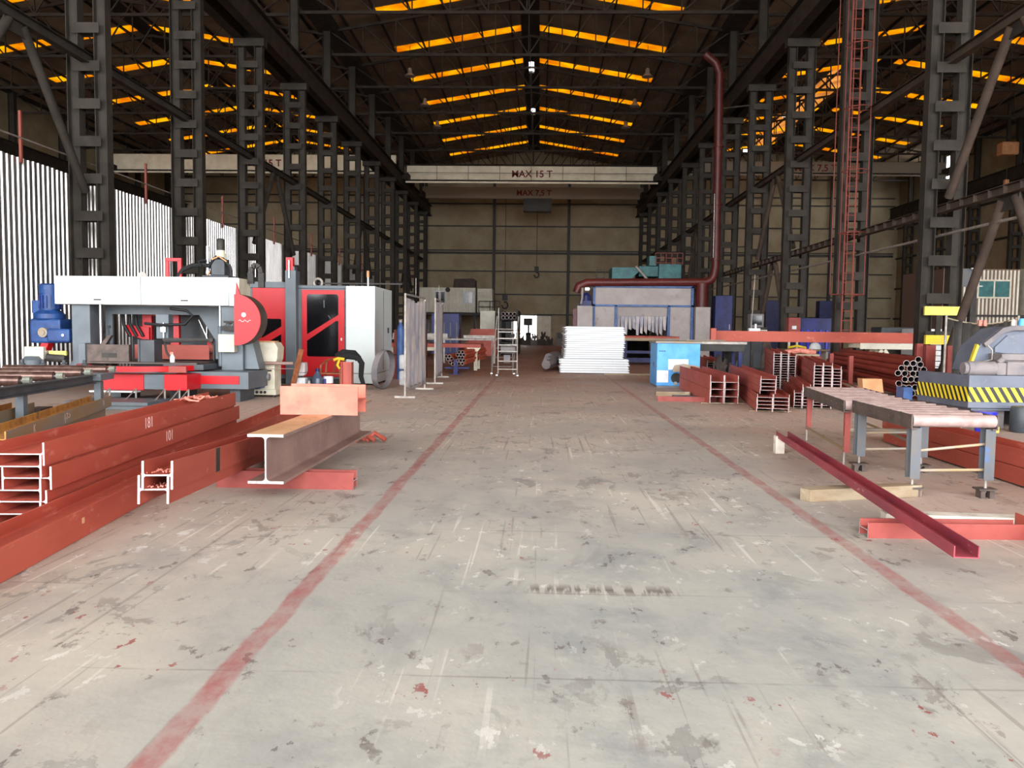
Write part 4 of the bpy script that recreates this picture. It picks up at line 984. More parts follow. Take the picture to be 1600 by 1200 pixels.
# ================================================================== RIGHT-HAND FOREGROUND
# roller tables
def roller_table(label, o, rz, W, L, z, legm, railm, nrol, sq, rods):
    r = thing('roller_table', label, 'table', (o[0], o[1], 0), 'roller tables', rz=rz)
    def part(m, name, mt, p=None, **k):
        ob = put(name, m.mesh(name, [mt], smooth=k.get('smooth', False)), (0, 0, 0), 0, p or r); return ob
    for x in (0, W):
        s = 1 if x == 0 else -1
        part(MB().box(x - .012, x, 0, L, z - .075, z + .026).box(min(x, x + s * .05), max(x, x + s * .05), 0, L, z - .107, z - .095).box(x - .012, x, 0, .02, z - .107, z - .07).box(x - .006, x, .02, L, z - .107, z - .07), 'side_rail', railm)
    for i in range(nrol):
        y = .05 + (L - .1) * i / (nrol - 1)
        ro = part(MB().tube([(.008, y, z - .03), (W - .016, y, z - .03)], .06, 16), 'roller', ROLL, smooth=True)
        part(MB().tube([(-.018, y, z - .03), (.008, y, z - .03)], .013, 8), 'axle', DARKP, ro)
    for x in (.05, W - .05):
        for y in (.08, L - .1):
            if sq:
                lg = part(MB().box(x - .03, x + .03, y - .03, y + .03, .17, z - .1), 'leg', legm)
                part(MB().tube([(x - .02, y, .02), (x - .02, y, .35)], .012, 8), 'foot_screw', GALV, lg)
            else:
                p = [(x + a, y + b) for a, b in ipoly(.11, .09, .008, .01)]
                lg = part(MB().prism(p, .17, z - .1, 'z'), 'leg', legm)
                part(MB().tube([(x, y, .05), (x, y, .2)], .013, 8), 'foot_screw', GALV, lg)
                part(MB().box(x - .085, x + .085, y - .07, y + .07, .075, .09), 'foot_plate', DARKP, lg)
                part(MB().box(x - .06, x - .02, y - .05, y + .05, 0, .075).box(x + .02, x + .06, y - .05, y + .05, 0, .075), 'foot_block', DARKP, lg)
    for (p, q, rr) in rods: part(MB().tube([p, q], rr, 8), 'tie_rod', RUSTG)
    return r
roller_table('nearer roller table on blue-grey H-section legs', (3.42, 7.62), math.radians(-1.5), .76, 1.55, .74, LEGB, DARKP, 7, False,
             [((.05, .08, .42), (.71, .08, .5), .013), ((.05, .08, .24), (.71, .08, .26), .014), ((.05, 1.45, .42), (.71, 1.45, .44), .013), ((.05, 1.45, .24), (.71, 1.45, .26), .014)])
roller_table('farther roller table on slim red legs', (3.40, 9.25), math.radians(-7.0), .78, 2.3, .73, PINK, DARKP, 9, True,
             [((.03, .08, .2), (.03, 2.2, .2), .016), ((.75, .08, .3), (.75, 2.2, .3), .016), ((.05, .08, .42), (.73, .08, .42), .03)])
# channel on the diagonal
def channel_mesh(w, h, t, L):
    p = [(-w / 2, 0), (w / 2, 0), (w / 2, h), (w / 2 - t, h), (w / 2 - t, t), (-w / 2 + t, t), (-w / 2 + t, h), (-w / 2, h)]
    return MB().prism(p, 0, L).mesh('channel', [CHAN])
o = put('steel_channel', channel_mesh(.15, .075, .008, 5.35), (2.63, 5.06, .135))
o.rotation_euler = (Matrix.Rotation(-math.radians(4.6), 4, 'Z') @ Matrix.Rotation(math.radians(.6), 4, 'X')).to_euler()
tag(o, 'long maroon steel channel lying at a slant across the bearers', 'channel')
o = MB().box(2.95, 3.06, 10.28, 10.38, 0, .215).build('timber_block', WOODW, loc=(3.0, 10.33, 0)); tag(o, 'small upright timber block under the far end of the maroon channel', 'timber', 'timber blocks')
m = MB().prism([(2.36, 7.42), (2.42, 7.32), (3.55, 7.66), (3.52, 7.8), (2.4, 7.5)], 0, .11, 'z')
tag(m.build('timber_bearer', WOOD, loc=(3.0, 7.5, 0), bevel=.006), 'pale timber bearer on the floor before the nearer roller table', 'timber', 'timber bearers')
BR = imesh('bearer_beam', .16, .115, .008, .012, 1.15, [PINK, CUTD])
o = put('bearer_beam', BR, (2.43, 6.14, .0), -math.pi / 2 + .03); tag(o, 'red H-section bearer lying crosswise under the maroon channel', 'beam', 'bearers')
m = MB().prism([(2.72, 6.45), (4.4, 6.32), (4.4, 6.46), (2.74, 6.6)], 0, .1, 'z').build('timber_bearer', WOODW, loc=(3.5, 6.4, 0), bevel=.006)
tag(m, 'whitened timber bearer behind the red bearer', 'timber', 'timber bearers')
BR2 = imesh('h_beam', .2, .16, .008, .012, 3.2, [RED, CUTD])
o = beam('h_beam', 'short red H-beam entering the picture beside the red bearer', BR2, (3.72, 3.1, 0), 0, 'single red beams')
# long red beams behind the tables
LB = imesh('h_beam', .36, .172, .010, .015, 6.1, [RED, CUTD])
for i, (x, z, lb) in enumerate(((4.95, .02, 'lower red beam of the pair behind the roller tables'), (4.97, .195, 'upper red beam of the pair behind the roller tables'), (5.36, .02, 'red beam lying alongside the pair behind the roller tables'))):
    beam('h_beam', lb, LB, (x, 5.4 + .1 * (i % 2), z), 0, 'long beams behind the roller tables')

# ---- nested stacks of small beams
def nested(desc, group, x0, y, h, b, L, cols, ang=0.0, gap=.006, z0=.02, tw=.006, tf=.009):
    ca_, sa_ = math.cos(math.radians(ang)), math.sin(math.radians(ang))
    me = imesh('h_beam', h, b, tw, tf, L, [RED2, CUTD])
    cn = ['first', 'second', 'third', 'fourth', 'fifth']
    for c, (rows, dz) in enumerate(cols):
        for k in range(rows):
            u = h / 2 + c * (h + gap) + ((tf + .001) if k % 2 else 0); v = random.uniform(-.015, .015)
            z = z0 + dz + k * (b / 2 + tw / 2)
            nm = 'lowest' if k == 0 else (ORDS[k] if k < rows - 1 else 'top')
            beam('h_beam', f'{nm} small red beam, {cn[c]} row of the {desc}', me, (x0 + u * ca_ + v * sa_, y - u * sa_ + v * ca_, z), -math.radians(ang), group)
nested('deep-section double stack by the blue cabinet', 'deep beams by the blue cabinet', 3.53, 17.1, .285, .29, 4.4, [(3, 0), (3, 0)], 1.5, tw=.008, tf=.013)
nested('low double stack before the tall one', 'low double stack of beams', 4.07, 15.5, .285, .13, 5.6, [(4, 0), (4, 0)], 9.0)
nested('stack riding on the low double stack', 'beams on the low double stack', 4.15, 15.6, .285, .13, 5.4, [(4, .33)], 7.0)
nested('narrow stack behind the red-legged table', 'narrow stack by the red-legged table', 5.0, 16.3, .15, .115, 4.6, [(5, 0), (7, 0)], 13.0)
nested('tall triple stack', 'tall triple stack of beams', 5.62, 20.0, .165, .108, 5.6, [(17, 0), (17, 0), (16, 0)], 13.0)
nested('shorter triple stack near the roller table', 'shorter triple stack of beams', 5.4, 16.4, .165, .114, 5.6, [(14, 0), (14, 0), (13, 0), (6, 0), (6, 0)], 14.0)
nested('far four-row stack behind the blue cabinet', 'far four-row stack of beams', 5.05, 25.0, .195, .135, 5.5, [(8, 0), (8, 0), (7, 0), (6, 0)], 8.0)
for nm, a in (('under the deep-section stack front', (3.4, 4.3, 17.35, 17.45)), ('under the low double stack front', (4.0, 4.8, 15.75, 15.85)), ('under the shorter triple stack front', (4.95, 6.35, 16.55, 16.65))):
    tag(MB().box(a[0], a[1], a[2], a[3], 0, .019).build('timber_strip', WOOD, loc=(a[0], a[2], 0)), f'flat pale timber strip {nm}', 'timber', 'timber strips')
o = put('bearer_beam', imesh('bearer_beam', .1, .1, .006, .008, 1.25, [PINK, CUTD]), (2.55, 17.75, 0), -math.pi / 2); tag(o, 'faded red bearer sticking out toward the lane beside the deep stack', 'beam', 'bearers')
tag(MB().box(2.72, 3.5, 19.2, 19.32, 0, .1).build('timber_bearer', WOOD, loc=(3, 19.2, 0)), 'pale timber bearer before the light blue cabinet', 'timber', 'timber bearers')
tag(MB().box(3.0, 3.5, 18.4, 18.6, 0, .07).build('steel_plate', GREYD, loc=(3.2, 18.5, 0)), 'grey steel plate lying between the two bearers by the blue cabinet', 'plate')
o = MB().tube([(4.05, 21.85, .12), (3.6, 21.5, .55), (3.5, 21.3, .62)], .05, 8).box(3.5, 4.1, 21.35, 21.42, .6, .64); 
tag(MB().prism([(3.45, .45), (3.52, .62), (3.75, .66), (4.15, .6), (4.15, .45)], 21.5, 21.56).build('bent_plate', RUSTG, loc=(3.8, 21.5, .6)), 'rusty bent plate on the far ends of the deep stack', 'plate')
# ---- light blue cabinet and steel table
r = thing('steel_cabinet', 'scuffed light blue steel cabinet with two white papers', 'cabinet', (3.7, 22.6, 0))
MB().box(3.12, 4.26, 22.0, 23.3, .05, 1.18).build('body', BLUEL, r, bevel=.012)
MB().box(3.08, 4.3, 21.97, 23.34, 1.18, 1.235).build('top_tray', RUSTG, r, bevel=.006); MB().box(3.14, 4.24, 22.03, 23.27, 0, .05).build('plinth', PRESSD, r)
for a in ((3.42, 3.95, .48, .76), (3.13, 3.43, .14, .46)): MB().box(a[0], a[1], 21.992, 21.998, a[2], a[3]).build('paper_sheet', PLAST, r)
MB().tube([(3.64, 21.99, .26), (3.64, 22.0, .26)], .14, 18).build('cable_hole', BLACKS, r)
MB().tube([(3.62, 21.95, .12), (3.62, 22.0, .12)], .05, 10).build('castor', GALV, r)
MB().box(3.11, 3.12, 22.5, 22.62, .55, .66).build('latch', GREYD, r)
for i in range(3): MB().box(3.18 + i * .06, 3.22 + i * .06, 21.993, 21.999, .96, .985).build('marking', BLUED, r)
r = thing('layout_table', 'long steel-topped table behind the light blue cabinet', 'table', (4.4, 24, 0))
MB().box(3.3, 5.85, 23.5, 24.6, 1.15, 1.22).build('table_top', GALV, r); MB().box(3.35, 5.8, 23.55, 24.55, .95, 1.14).build('apron', BLACKS, r)
for x in (3.4, 5.65):
    for y in (23.6, 24.45): MB().box(x, x + .1, y, y + .1, 0, .96).build('leg', BLUED, r)
tag(MB().tube([(4.2, 23.9, 1.24), (5.0, 24.0, 1.25), (5.4, 24.2, 1.24)], .02, 6).build('bent_bar', RUSTG, loc=(4.6, 24, 1.24)), 'bent rusty bar lying on the steel-topped table', 'bar')
m = MB()
for i in range(9): m.tube([(5.25 + random.uniform(-.2, .35), 24.2, .02), (5.3 + random.uniform(-.2, .3), 24.25, random.uniform(.4, .85))], .05, 6)
tag(m.build('cloth_heap', LEAFD, loc=(5.3, 24.2, 0), smooth=True), 'dark rag bundle standing under the end of the steel-topped table', 'rag')
# ---- raised red beam on supports
rb = imesh('h_beam', .3, .31, .010, .016, 5.75, [RED, RED]); o = put('h_beam', rb, (5.25, 24.9, 1.222), -math.pi / 2 - .004)
tag(o, 'long red beam raised level between the steel table and the bumper column', 'beam', 'single red beams')
o = MB().box(5.0, 5.15, 24.3, 24.5, 1.22, 1.6).build('end_piece', RED, loc=(5.05, 24.8, 1.22)); tag(o, 'short upright red piece on the steel table before the raised beam', 'beam')
tag(MB().box(5.5, 5.7, 24.75, 25.05, .0, 1.218).build('trestle_post', BLACKS, loc=(5.6, 24.9, 0)), 'dark post carrying the table end of the raised red beam', 'post')
r = thing('scissor_trestle', 'white trestle table with crossed legs under the raised beam', 'trestle', (9.5, 24, 0))
MB().box(9.3, 10.9, 24.3, 25.2, 1.08, 1.21).build('table_top', CREAM, r); MB().box(9.3, 10.9, 24.28, 24.3, 1.05, 1.22).build('front_rail', CABW, r)
for a, b in (((9.3, .05), (10.0, 1.08)), ((10.7, .05), (10.0, 1.08))):
    MB().bar((a[0], 24.4, a[1]), (b[0], 24.4, b[1]), .12, .1).build('leg', CREAM, r); MB().bar((a[0], 25.1, a[1]), (b[0], 25.1, b[1]), .12, .1).build('leg', CREAM, r)
# ---- pipe bundle on a rack
pc = [(665, 503), (583, 533), (627, 533), (687, 542), (553, 572), (603, 573), (651, 573), (713, 581), (527, 610), (575, 612), (629, 612), (677, 614), (735, 625), (567, 655), (613, 655), (665, 658), (797, 645), (795, 692), (560, 720), (605, 720), (652, 718), (580, 762), (627, 762), (677, 762), (535, 690), (700, 792)]
def pipe_mesh(R, L, seg=14, mt=PIPER):
    m = MB(); n = seg
    ring = lambda r, y: [(r * math.cos(2 * math.pi * k / n), y, r * math.sin(2 * math.pi * k / n)) for k in range(n)]
    m.add(ring(R, 0) + ring(R, L), [(k, (k + 1) % n, n + (k + 1) % n, n + k) for k in range(n)])
    m.mat(1); m.add(ring(R, 0) + ring(R * .84, 0), [(k, (k + 1) % n, n + (k + 1) % n, n + k) for k in range(n)])
    m.add(ring(R, L) + ring(R * .84, L), [(k, (k + 1) % n, n + (k + 1) % n, n + k) for k in range(n)])
    m.mat(2); m.add(ring(R * .84, 0) + ring(R * .84, L), [(k, (k + 1) % n, n + (k + 1) % n, n + k) for k in range(n)])
    me = m.mesh('steel_pipe', [mt, CUTD, PIPEI], smooth=True, fix=False); return me
PM = pipe_mesh(.066, 8.0)
for i, (u, v) in enumerate(pc):
    x = 7.06 + (u - 400) / 5 * .01395 + .28; z = .96 - (v - 503) / 5 * .01395
    row = 'topmost' if i == 0 else ('upper' if i < 8 else ('middle' if i < 16 else ('lone outer' if i < 18 else 'lower')))
    base = {'topmost': 0, 'upper': 1, 'middle': 8, 'lone outer': 16, 'lower': 18}[row]
    lb = 'topmost red steel pipe on the rack behind the tables' if i == 0 else f'{NTH[i - base]} pipe from the lane side in the {row} part of the red pipe rack'
    o = put('steel_pipe', PM, (x, 17.9 + random.uniform(-.05, .05), max(z, .07)), -math.radians(9.0)); tag(o, lb, 'pipe', 'red pipes on the rack')
r = thing('pipe_rack', 'low steel rack with red upright stakes holding the pipes', 'rack', (8.2, 20, 0))
for y, dx in ((20.3, .38), (22.8, .78)):
    for x in (7.18, 8.42): MB().box(x + dx - .05, x + dx + .05, y - .05, y + .05, 0, .95).build('stake', PINK, r)
    MB().box(7.15 + dx, 8.5 + dx, y - .05, y + .05, 0, .05).build('crossbar', RUSTG, r)
tag(MB().box(6.35, 6.65, 17.0, 22.5, .05, .42).build('steel_plate', RUSTG, loc=(6.5, 19, .05)), 'olive rusty box section lying below the pipes', 'plate')
tag(MB().prism([(6.03, .4), (6.4, .4), (6.36, .66), (6.0, .66)], 15.5, 15.75).build('carton', CARD, loc=(6.2, 15.6, .4)), 'open cardboard carton on the narrow red stack', 'box')
tag(MB().box(6.0, 6.45, 15.45, 15.8, 0, .39).build('crate', WOODC, loc=(6.2, 15.6, 0)), 'low brown crate under the cardboard carton', 'crate')
# red square posts by the bumper column
for i, (x, y, h, w) in enumerate(((9.02, 19.4, 1.25, .11), (8.86, 19.6, 1.28, .07), (9.28, 18.9, 1.25, .12), (9.46, 18.95, 1.26, .11))):
    tag(MB().box(x - w, x + w, y - .06, y + .06, 0, h).build('square_post', PINK, loc=(x, y, 0)), f'{NTH[i]} red square post from the lane standing by the bumper column', 'post', 'red square posts')

# ================================================================== SHEAR / IRONWORKER PRESS
ps = thing('shearing_press', 'blue-grey shearing press with black and yellow hazard bands', 'machine', (7.4, 13.8, 0))
MB().box(6.82, 8.6, 13.3, 13.36, .34, .86).build('front_apron', PRESS, ps, bevel=.006)
MB().prism([(6.82, 13.36), (6.9, 13.36), (6.76, 14.75), (6.68, 14.75)], .34, .86, 'z').build('side_apron', PRESS, ps)
b = MB().box(6.815, 8.6, 13.285, 13.299, .44, .67).build('hazard_band', HAZ, ps)
MB().prism([(6.81, 13.3), (6.818, 13.3), (6.672, 14.75), (6.664, 14.75)], .44, .67, 'z').build('hazard_band', HAZ, ps)
MB().box(6.9, 8.6, 13.36, 14.8, .3, .8).build('bed', PRESS, ps)
for x in (6.95, 7.9): MB().box(x, x + .55, 13.5, 14.6, 0, .3).build('foot_block', PRESSD, ps)
MB().prism([(7.120, .9), (7.200, 1.2), (7.280, 1.34), (7.580, 1.6), (7.750, 1.64), (8.900, 1.64), (8.900, .9)], 13.9, 14.5).build('frame_head', PRESS, ps, bevel=.02)
MB().prism([(7.300, 1.36), (7.600, 1.62), (7.760, 1.66), (8.900, 1.66), (8.900, 1.6), (7.760, 1.58), (7.620, 1.54), (7.340, 1.3)], 13.82, 13.9).build('head_rim', PRESSD, ps)
MB().prism([(7.500, 1.22), (7.500, 1.3), (7.700, 1.5), (8.100, 1.54), (8.160, 1.4), (8.060, 1.16)], 13.86, 13.898).build('side_plate', PRESS, ps)
MB().box(7.420, 8.060, 13.5, 13.9, 1.1, 1.2).prism([(7.480, 1.0), (8.060, 1.0), (8.060, 1.1), (7.420, 1.1)], 13.55, 13.9).build('guard_tray', PRESSD, ps, bevel=.006)
MB().prism([(7.085, .92), (7.120, .9), (7.250, 1.32), (7.220, 1.35)], 13.87, 13.95).build('edge_band', YEL, ps)
MB().tube([(6.870, 13.5, .96), (7.300, 13.5, .96)], .12, 18).tube([(6.810, 13.5, .96), (6.870, 13.5, .96)], .1, 16).build('motor', PRESSD, ps, smooth=True)
MB().box(7.300, 7.450, 13.4, 13.62, .86, 1.06).box(7.450, 7.810, 13.38, 13.75, .86, 1.08).tube([(7.370, 13.5, 1.05), (7.450, 13.5, 1.12)], .05, 10).build('reducer', PRESSD, ps, bevel=.02)
MB().tube([(7.350, 13.8, 1.33), (7.400, 13.75, 1.25), (7.400, 13.75, 1.1), (7.220, 13.75, 1.05), (7.180, 13.75, .9)], .014, 6).build('oil_line', GALV, ps, smooth=True)
MB().lathe([(.03, 0), (.03, .1), (.02, .12)], (7.850, 14.0, 1.64), 10).build('lubricator', CREAM, ps)
MB().lathe([(.06, 0), (.06, .05), (.04, .12)], (8.050, 14.1, 1.66), 10).build('oil_cup', BLUEL, ps, smooth=True)
MB().box(6.5, 6.66, 14.9, 15.2, .3, .55).box(6.52, 6.64, 14.92, 15.15, 0, .3).build('foot_pedal_box', BLUEF, ps)
r = thing('paint_bucket', 'bright blue bucket on the floor below the press', 'bucket', (6.75, 12.9, 0), 'buckets')
MB().lathe([(.13, 0), (.155, .3), (.165, .3), (.165, .34), (.15, .34)], (6.8, 12.75, 0), 20).build('body', BLUEB, r, smooth=True)
MB().box(6.86, 6.94, 12.6, 12.61, .03, .12).build('label', YEL, r)
r = thing('paint_bucket', 'white bucket on the floor beside the blue one', 'bucket', (6.4, 12.9, 0), 'buckets')
MB().lathe([(.12, 0), (.145, .26), (.15, .26), (.15, .3), (.13, .3)], (6.4, 12.9, 0), 20).build('body', PLAST, r, smooth=True); MB().box(6.44, 6.52, 12.755, 12.765, .14, .2).build('label', MRED, r)
tag(MB().lathe([(.15, 0), (.17, .03), (.17, .36), (.15, .4)], (7.5, 13.0, 0), 18).build('oil_drum', GREYD, loc=(7.5, 13.0, 0), smooth=True), 'small grey drum on the floor below the press', 'drum')
# dark welding curtain behind the press
r = thing('dark_curtain', 'dark curtain hanging on a sagging wire behind the press', 'curtain', (9.0, 17, 0))
n = 24; vs = []; fs = []
for i in range(n + 1):
    t = i / n; x = lerp(8.45, 9.62, t); top = 1.83 - .12 * math.sin(math.pi * t)
    for j, z in enumerate((.0, .6, 1.2, top)): vs.append((x, 17.2 + .05 * math.sin(i * 1.7), z))
for i in range(n):
    for j in range(3): a = i * 4 + j; fs.append((a, a + 4, a + 5, a + 1))
o = MB().add(vs, fs).build('cloth', BLACKS, r, smooth=True); sm = o.modifiers.new('cloth', 'SOLIDIFY'); sm.thickness = .006
MB().tube([(lerp(8.3, 9.75, i / 8), 17.2, 1.84 - .12 * math.sin(math.pi * i / 8)) for i in range(9)], .015, 6).build('wire', WOOD, r)
for x in (8.3, 9.75): MB().tube([(x, 17.2, 0), (x, 17.2, 1.9)], .025, 8).build('post', GALV, r)
for x in (8.95, 9.05): MB().box(x - .03, x + .03, 17.12, 17.18, 1.68, 1.8).build('clip', CLAY, r)

# ================================================================== FURTHER RIGHT
r = thing('caged_ladder', 'red caged ladder fixed to the second column of its row', 'ladder', (9.62, 26.6, 0))
for x in (9.55, 9.85): MB().tube([(x, 26.55, .1), (x, 26.55, 12.6)], .03, 8).build('stile', LADR, r)
m = MB()
for i in range(41): m.tube([(9.55, 26.55, .4 + .3 * i), (9.85, 26.55, .4 + .3 * i)], .014, 6)
rr = m; rr.build('rungs', LADR, r)['kind'] = 'stuff'
for a in (0, 1, 2): 
    x, y = ((9.32, 26.3), (9.42, 25.95), (10.0, 26.0))[a]; MB().tube([(x, y, 2.7), (x, y, 12.6)], .016, 6).build('cage_bar', LADR, r)
for i in range(6):
    z = 2.7 + i * 1.9
    MB().tube([(9.55, 26.55, z), (9.3, 26.35, z), (9.4, 25.95, z), (9.7, 25.8, z), (10.0, 25.98, z), (10.1, 26.35, z), (9.85, 26.55, z)], .018, 6).build('cage_hoop', LADR, r)
MB().tube([(9.1, 26.4, 2.72), (9.1, 26.4, 12.0)], .014, 6).tube([(9.1, 26.4, 2.72), (9.55, 26.55, 2.72)], .014, 6).build('handhold', LADR, r)
def simple_cab(name, label, cat, x0, x1, y0, y1, z1, m, group=None, seams=1):
    r = thing(name, label, cat, ((x0 + x1) / 2, y0, 0), group)
    MB().box(x0, x1, y0, y1, .08, z1).build('body', m, r, bevel=.012); MB().box(x0 + .03, x1 - .03, y0 + .03, y1, 0, .08).build('plinth', BLACKS, r)
    for i in range(seams):
        x = lerp(x0, x1, (i + 1) / (seams + 1)); MB().box(x - .006, x + .006, y0 - .004, y0, .15, z1 - .05).build('door_gap', BLACKS, r)
    MB().box(x1 - .14, x1 - .1, y0 - .03, y0, z1 * .5, z1 * .58).build('handle', GALV, r)
    return r
simple_cab('locker', 'dark blue steel locker by the wall, nearer the red duct', 'locker', 16.1, 17.5, 60, 60.8, 3.8, BLUED, 'dark blue lockers')
simple_cab('locker', 'dark blue steel locker by the wall, nearer the ladder', 'locker', 20.0, 21.1, 60, 60.8, 3.8, BLUED, 'dark blue lockers')
simple_cab('electrical_box', 'dark blue upright box beside the right white booth pillar', 'cabinet', 8.3, 9.1, 39.5, 40.2, 3.2, BLUED)
r = thing('storage_bin', 'blue steel storage bin with ribs behind the raised red beam', 'bin', (9.9, 30, 0))
MB().box(9.25, 10.5, 29.8, 31.0, .25, 2.02).build('body', BLUED, r, bevel=.01)
for i in range(6): MB().box(9.3 + i * .22, 9.36 + i * .22, 29.74, 29.8, .3, 1.6).build('rib', BLUEB, r)
for x in (9.35, 10.3): MB().box(x, x + .12, 30.0, 30.8, 0, .25).build('foot', BLACKS, r)
r = thing('electric_panel', 'pink-red steel panel beside the blue storage bin', 'cabinet', (9.0, 29.7, 0))
MB().box(8.78, 9.2, 29.5, 29.9, 1.3, 2.03).build('body', PINK, r, bevel=.01); MB().box(8.9, 9.05, 29.49, 29.5, 1.62, 1.74).build('notice', PLAST, r)
for x in (8.82, 9.1): MB().box(x, x + .06, 29.6, 29.7, 0, 1.3).build('leg', CREAM, r)
r = thing('dark_pedestal', 'dark tapered machine pedestal below the raised red beam', 'machine', (8.6, 33, 0))
MB().prism([(7.75, .1), (9.35, .1), (9.05, 1.4), (8.2, 1.4)], 33, 34).build('body', GREYD, r); MB().box(7.7, 9.4, 32.9, 34.1, 0, .1).build('base', BLACKS, r)
MB().box(7.4, 7.75, 33.2, 33.6, 0, 1.3).build('side_box', MRED, r)
MB().prism([(8.75, .1), (9.35, .1), (9.05, 1.4), (8.85, 1.4)], 32.93, 32.99).build('cheek', DARKP, r)
r = thing('computer_stand', 'old monitor on a dark stand behind the raised red beam', 'monitor', (8.9, 33.8, 0))
MB().box(8.65, 9.2, 34.3, 34.8, 1.7, 2.25).build('casing', PRESSD, r, bevel=.02); MB().box(8.72, 9.12, 34.29, 34.3, 1.8, 2.18).build('screen', GLASSD, r)
MB().box(8.5, 9.35, 34.2, 34.95, 1.6, 1.7).box(8.85, 9.0, 34.5, 34.6, 0, 1.6).build('stand', BLACKS, r); MB().box(8.6, 9.25, 33.95, 34.2, 1.55, 1.6).build('keyboard', CREAM, r)
r = thing('antenna_pole', 'thin white pole with a small base box behind the raised beam', 'pole', (7.6, 30, 0))
MB().tube([(7.6, 30, 1.6), (7.68, 30, 3.55)], .018, 6).build('rod', GALV, r); MB().box(7.5, 7.9, 29.9, 30.1, 1.5, 1.64).box(7.72, 7.78, 29.95, 30.05, 1.64, 1.8).build('base_box', PLAST, r); MB().box(7.6, 7.7, 29.95, 30.05, 0, 1.5).build('post', BLACKS, r)
r = thing('welding_set', 'pinkish welding set with a wheel beside the tall stack', 'machine', (6.7, 22, 0))
MB().box(6.35, 7.3, 21.6, 22.3, .22, .9).build('body', PINK, r, bevel=.03); MB().tube([(6.6, 21.5, .16), (6.6, 21.58, .16)], .16, 16).tube([(7.1, 21.5, .16), (7.1, 21.58, .16)], .16, 16).build('wheels', CREAM, r, smooth=True)
MB().box(6.4, 7.25, 21.6, 22.3, .9, .95).build('top_tray', WOOD, r); MB().tube([(6.4, 21.7, .98), (6.8, 21.8, 1.04), (7.2, 21.8, .98)], .07, 8).build('cable_roll', CLAY, r, smooth=True)
r = thing('tool_bench', 'bench with a white helmet and yellow tools beside the pipes', 'bench', (8.2, 28, 0))
MB().box(8.2, 9.6, 27.6, 28.3, .9, .96).build('bench_top', WOOD, r)
for x in (8.25, 9.5): MB().box(x, x + .07, 27.7, 28.2, 0, .9).build('leg', CREAM, r)
tag(MB().lathe([(.2, 0), (.2, .08), (.12, .2), (.02, .23)], (9.2, 27.9, .96), 14).build('helmet', PLAST, loc=(9.2, 27.9, .96), smooth=True), 'white helmet lying on the tool bench', 'helmet')
tag(MB().tube([(8.3, 27.9, 1.0), (8.6, 27.85, 1.06), (8.9, 27.9, 1.0)], .04, 8).build('yellow_tool', YEL, loc=(8.6, 27.9, .96), smooth=True), 'yellow hand tool lying on the tool bench', 'tool')
r = thing('white_sheet_stack', 'white sheets stacked low behind the bumper column', 'stack', (13.8, 29.5, 0))
for i in range(9): MB().box(13.2, 14.5, 29.5, 30.6, i * .19, .165 + i * .19).build('sheet', PANELW, r)
r = thing('dark_box', 'dark flat machine cover behind the raised red beam', 'box', (13.4, 31, 0))
MB().box(12.7, 14.1, 31.2, 32.2, 1.45, 1.75).build('lid', GREYD, r, bevel=.04); MB().box(12.8, 14.0, 31.3, 32.1, 0, 1.45).build('body', BLACKS, r)
# striped site cabin
cb = thing('site_cabin', 'brown and white ribbed site cabin with a wide window', 'cabin', (19, 36, 0))
MB().box(17.2, 20.35, 36.05, 40, 1.7, 4.3).build('shell', CABS, cb)
for i in range(20):
    x = 17.24 + i * .16; MB().box(x, x + .075, 36.0, 36.05, 1.75, 4.25).build('rib', CABW, cb)
MB().box(18.55, 20.0, 35.93, 36.0, 3.05, 3.85).build('window_frame', CREAM, cb); MB().box(18.65, 19.25, 35.92, 35.93, 3.12, 3.78).build('window_pane', TEAL, cb); MB().box(19.32, 19.92, 35.92, 35.93, 3.12, 3.78).build('window_pane', TEAL, cb)
MB().box(17.1, 21.5, 35.85, 36.0, 2.28, 2.36).build('edge_rail', BLACKS, cb); MB().box(17.1, 20.4, 36.0, 40, 1.55, 1.7).build('platform', BLACKS, cb)
for x in (17.2, 20.1): MB().box(x, x + .2, 36.1, 36.3, 0, 1.55).build('stilt', BLACKS, cb)
cb = thing('site_cabin', 'beige site cabin with a square window beside the ribbed one', 'cabin', (22, 36, 0))
MB().box(20.75, 25.5, 36.05, 40, 0, 4.35).build('shell', CREAM, cb); MB().box(21.25, 22.4, 35.98, 36.05, 2.9, 3.9).build('window_frame', CABS, cb); MB().box(21.33, 22.32, 35.96, 35.98, 2.98, 3.82).build('window_pane', GLASSD, cb)
r = thing('stub_girder', 'short blue-grey girder end sticking out behind the bumper column', 'girder', (14.4, 28, 0))
gp = [(13.2 + x, 3.4 + y) for x, y in ipoly(.62, .4, .03, .04)]
MB().prism([(x + 1.25, y) for x, y in gp], 28.0, 28.02).build('end_face', CUT, r); MB().box(13.95, 14.4, 28.2, 28.24, 3.1, 3.7).build('web', LEGB, r); MB().box(14.3, 14.5, 28.05, 28.25, 0, 3.09).build('stand', BLACKS, r)

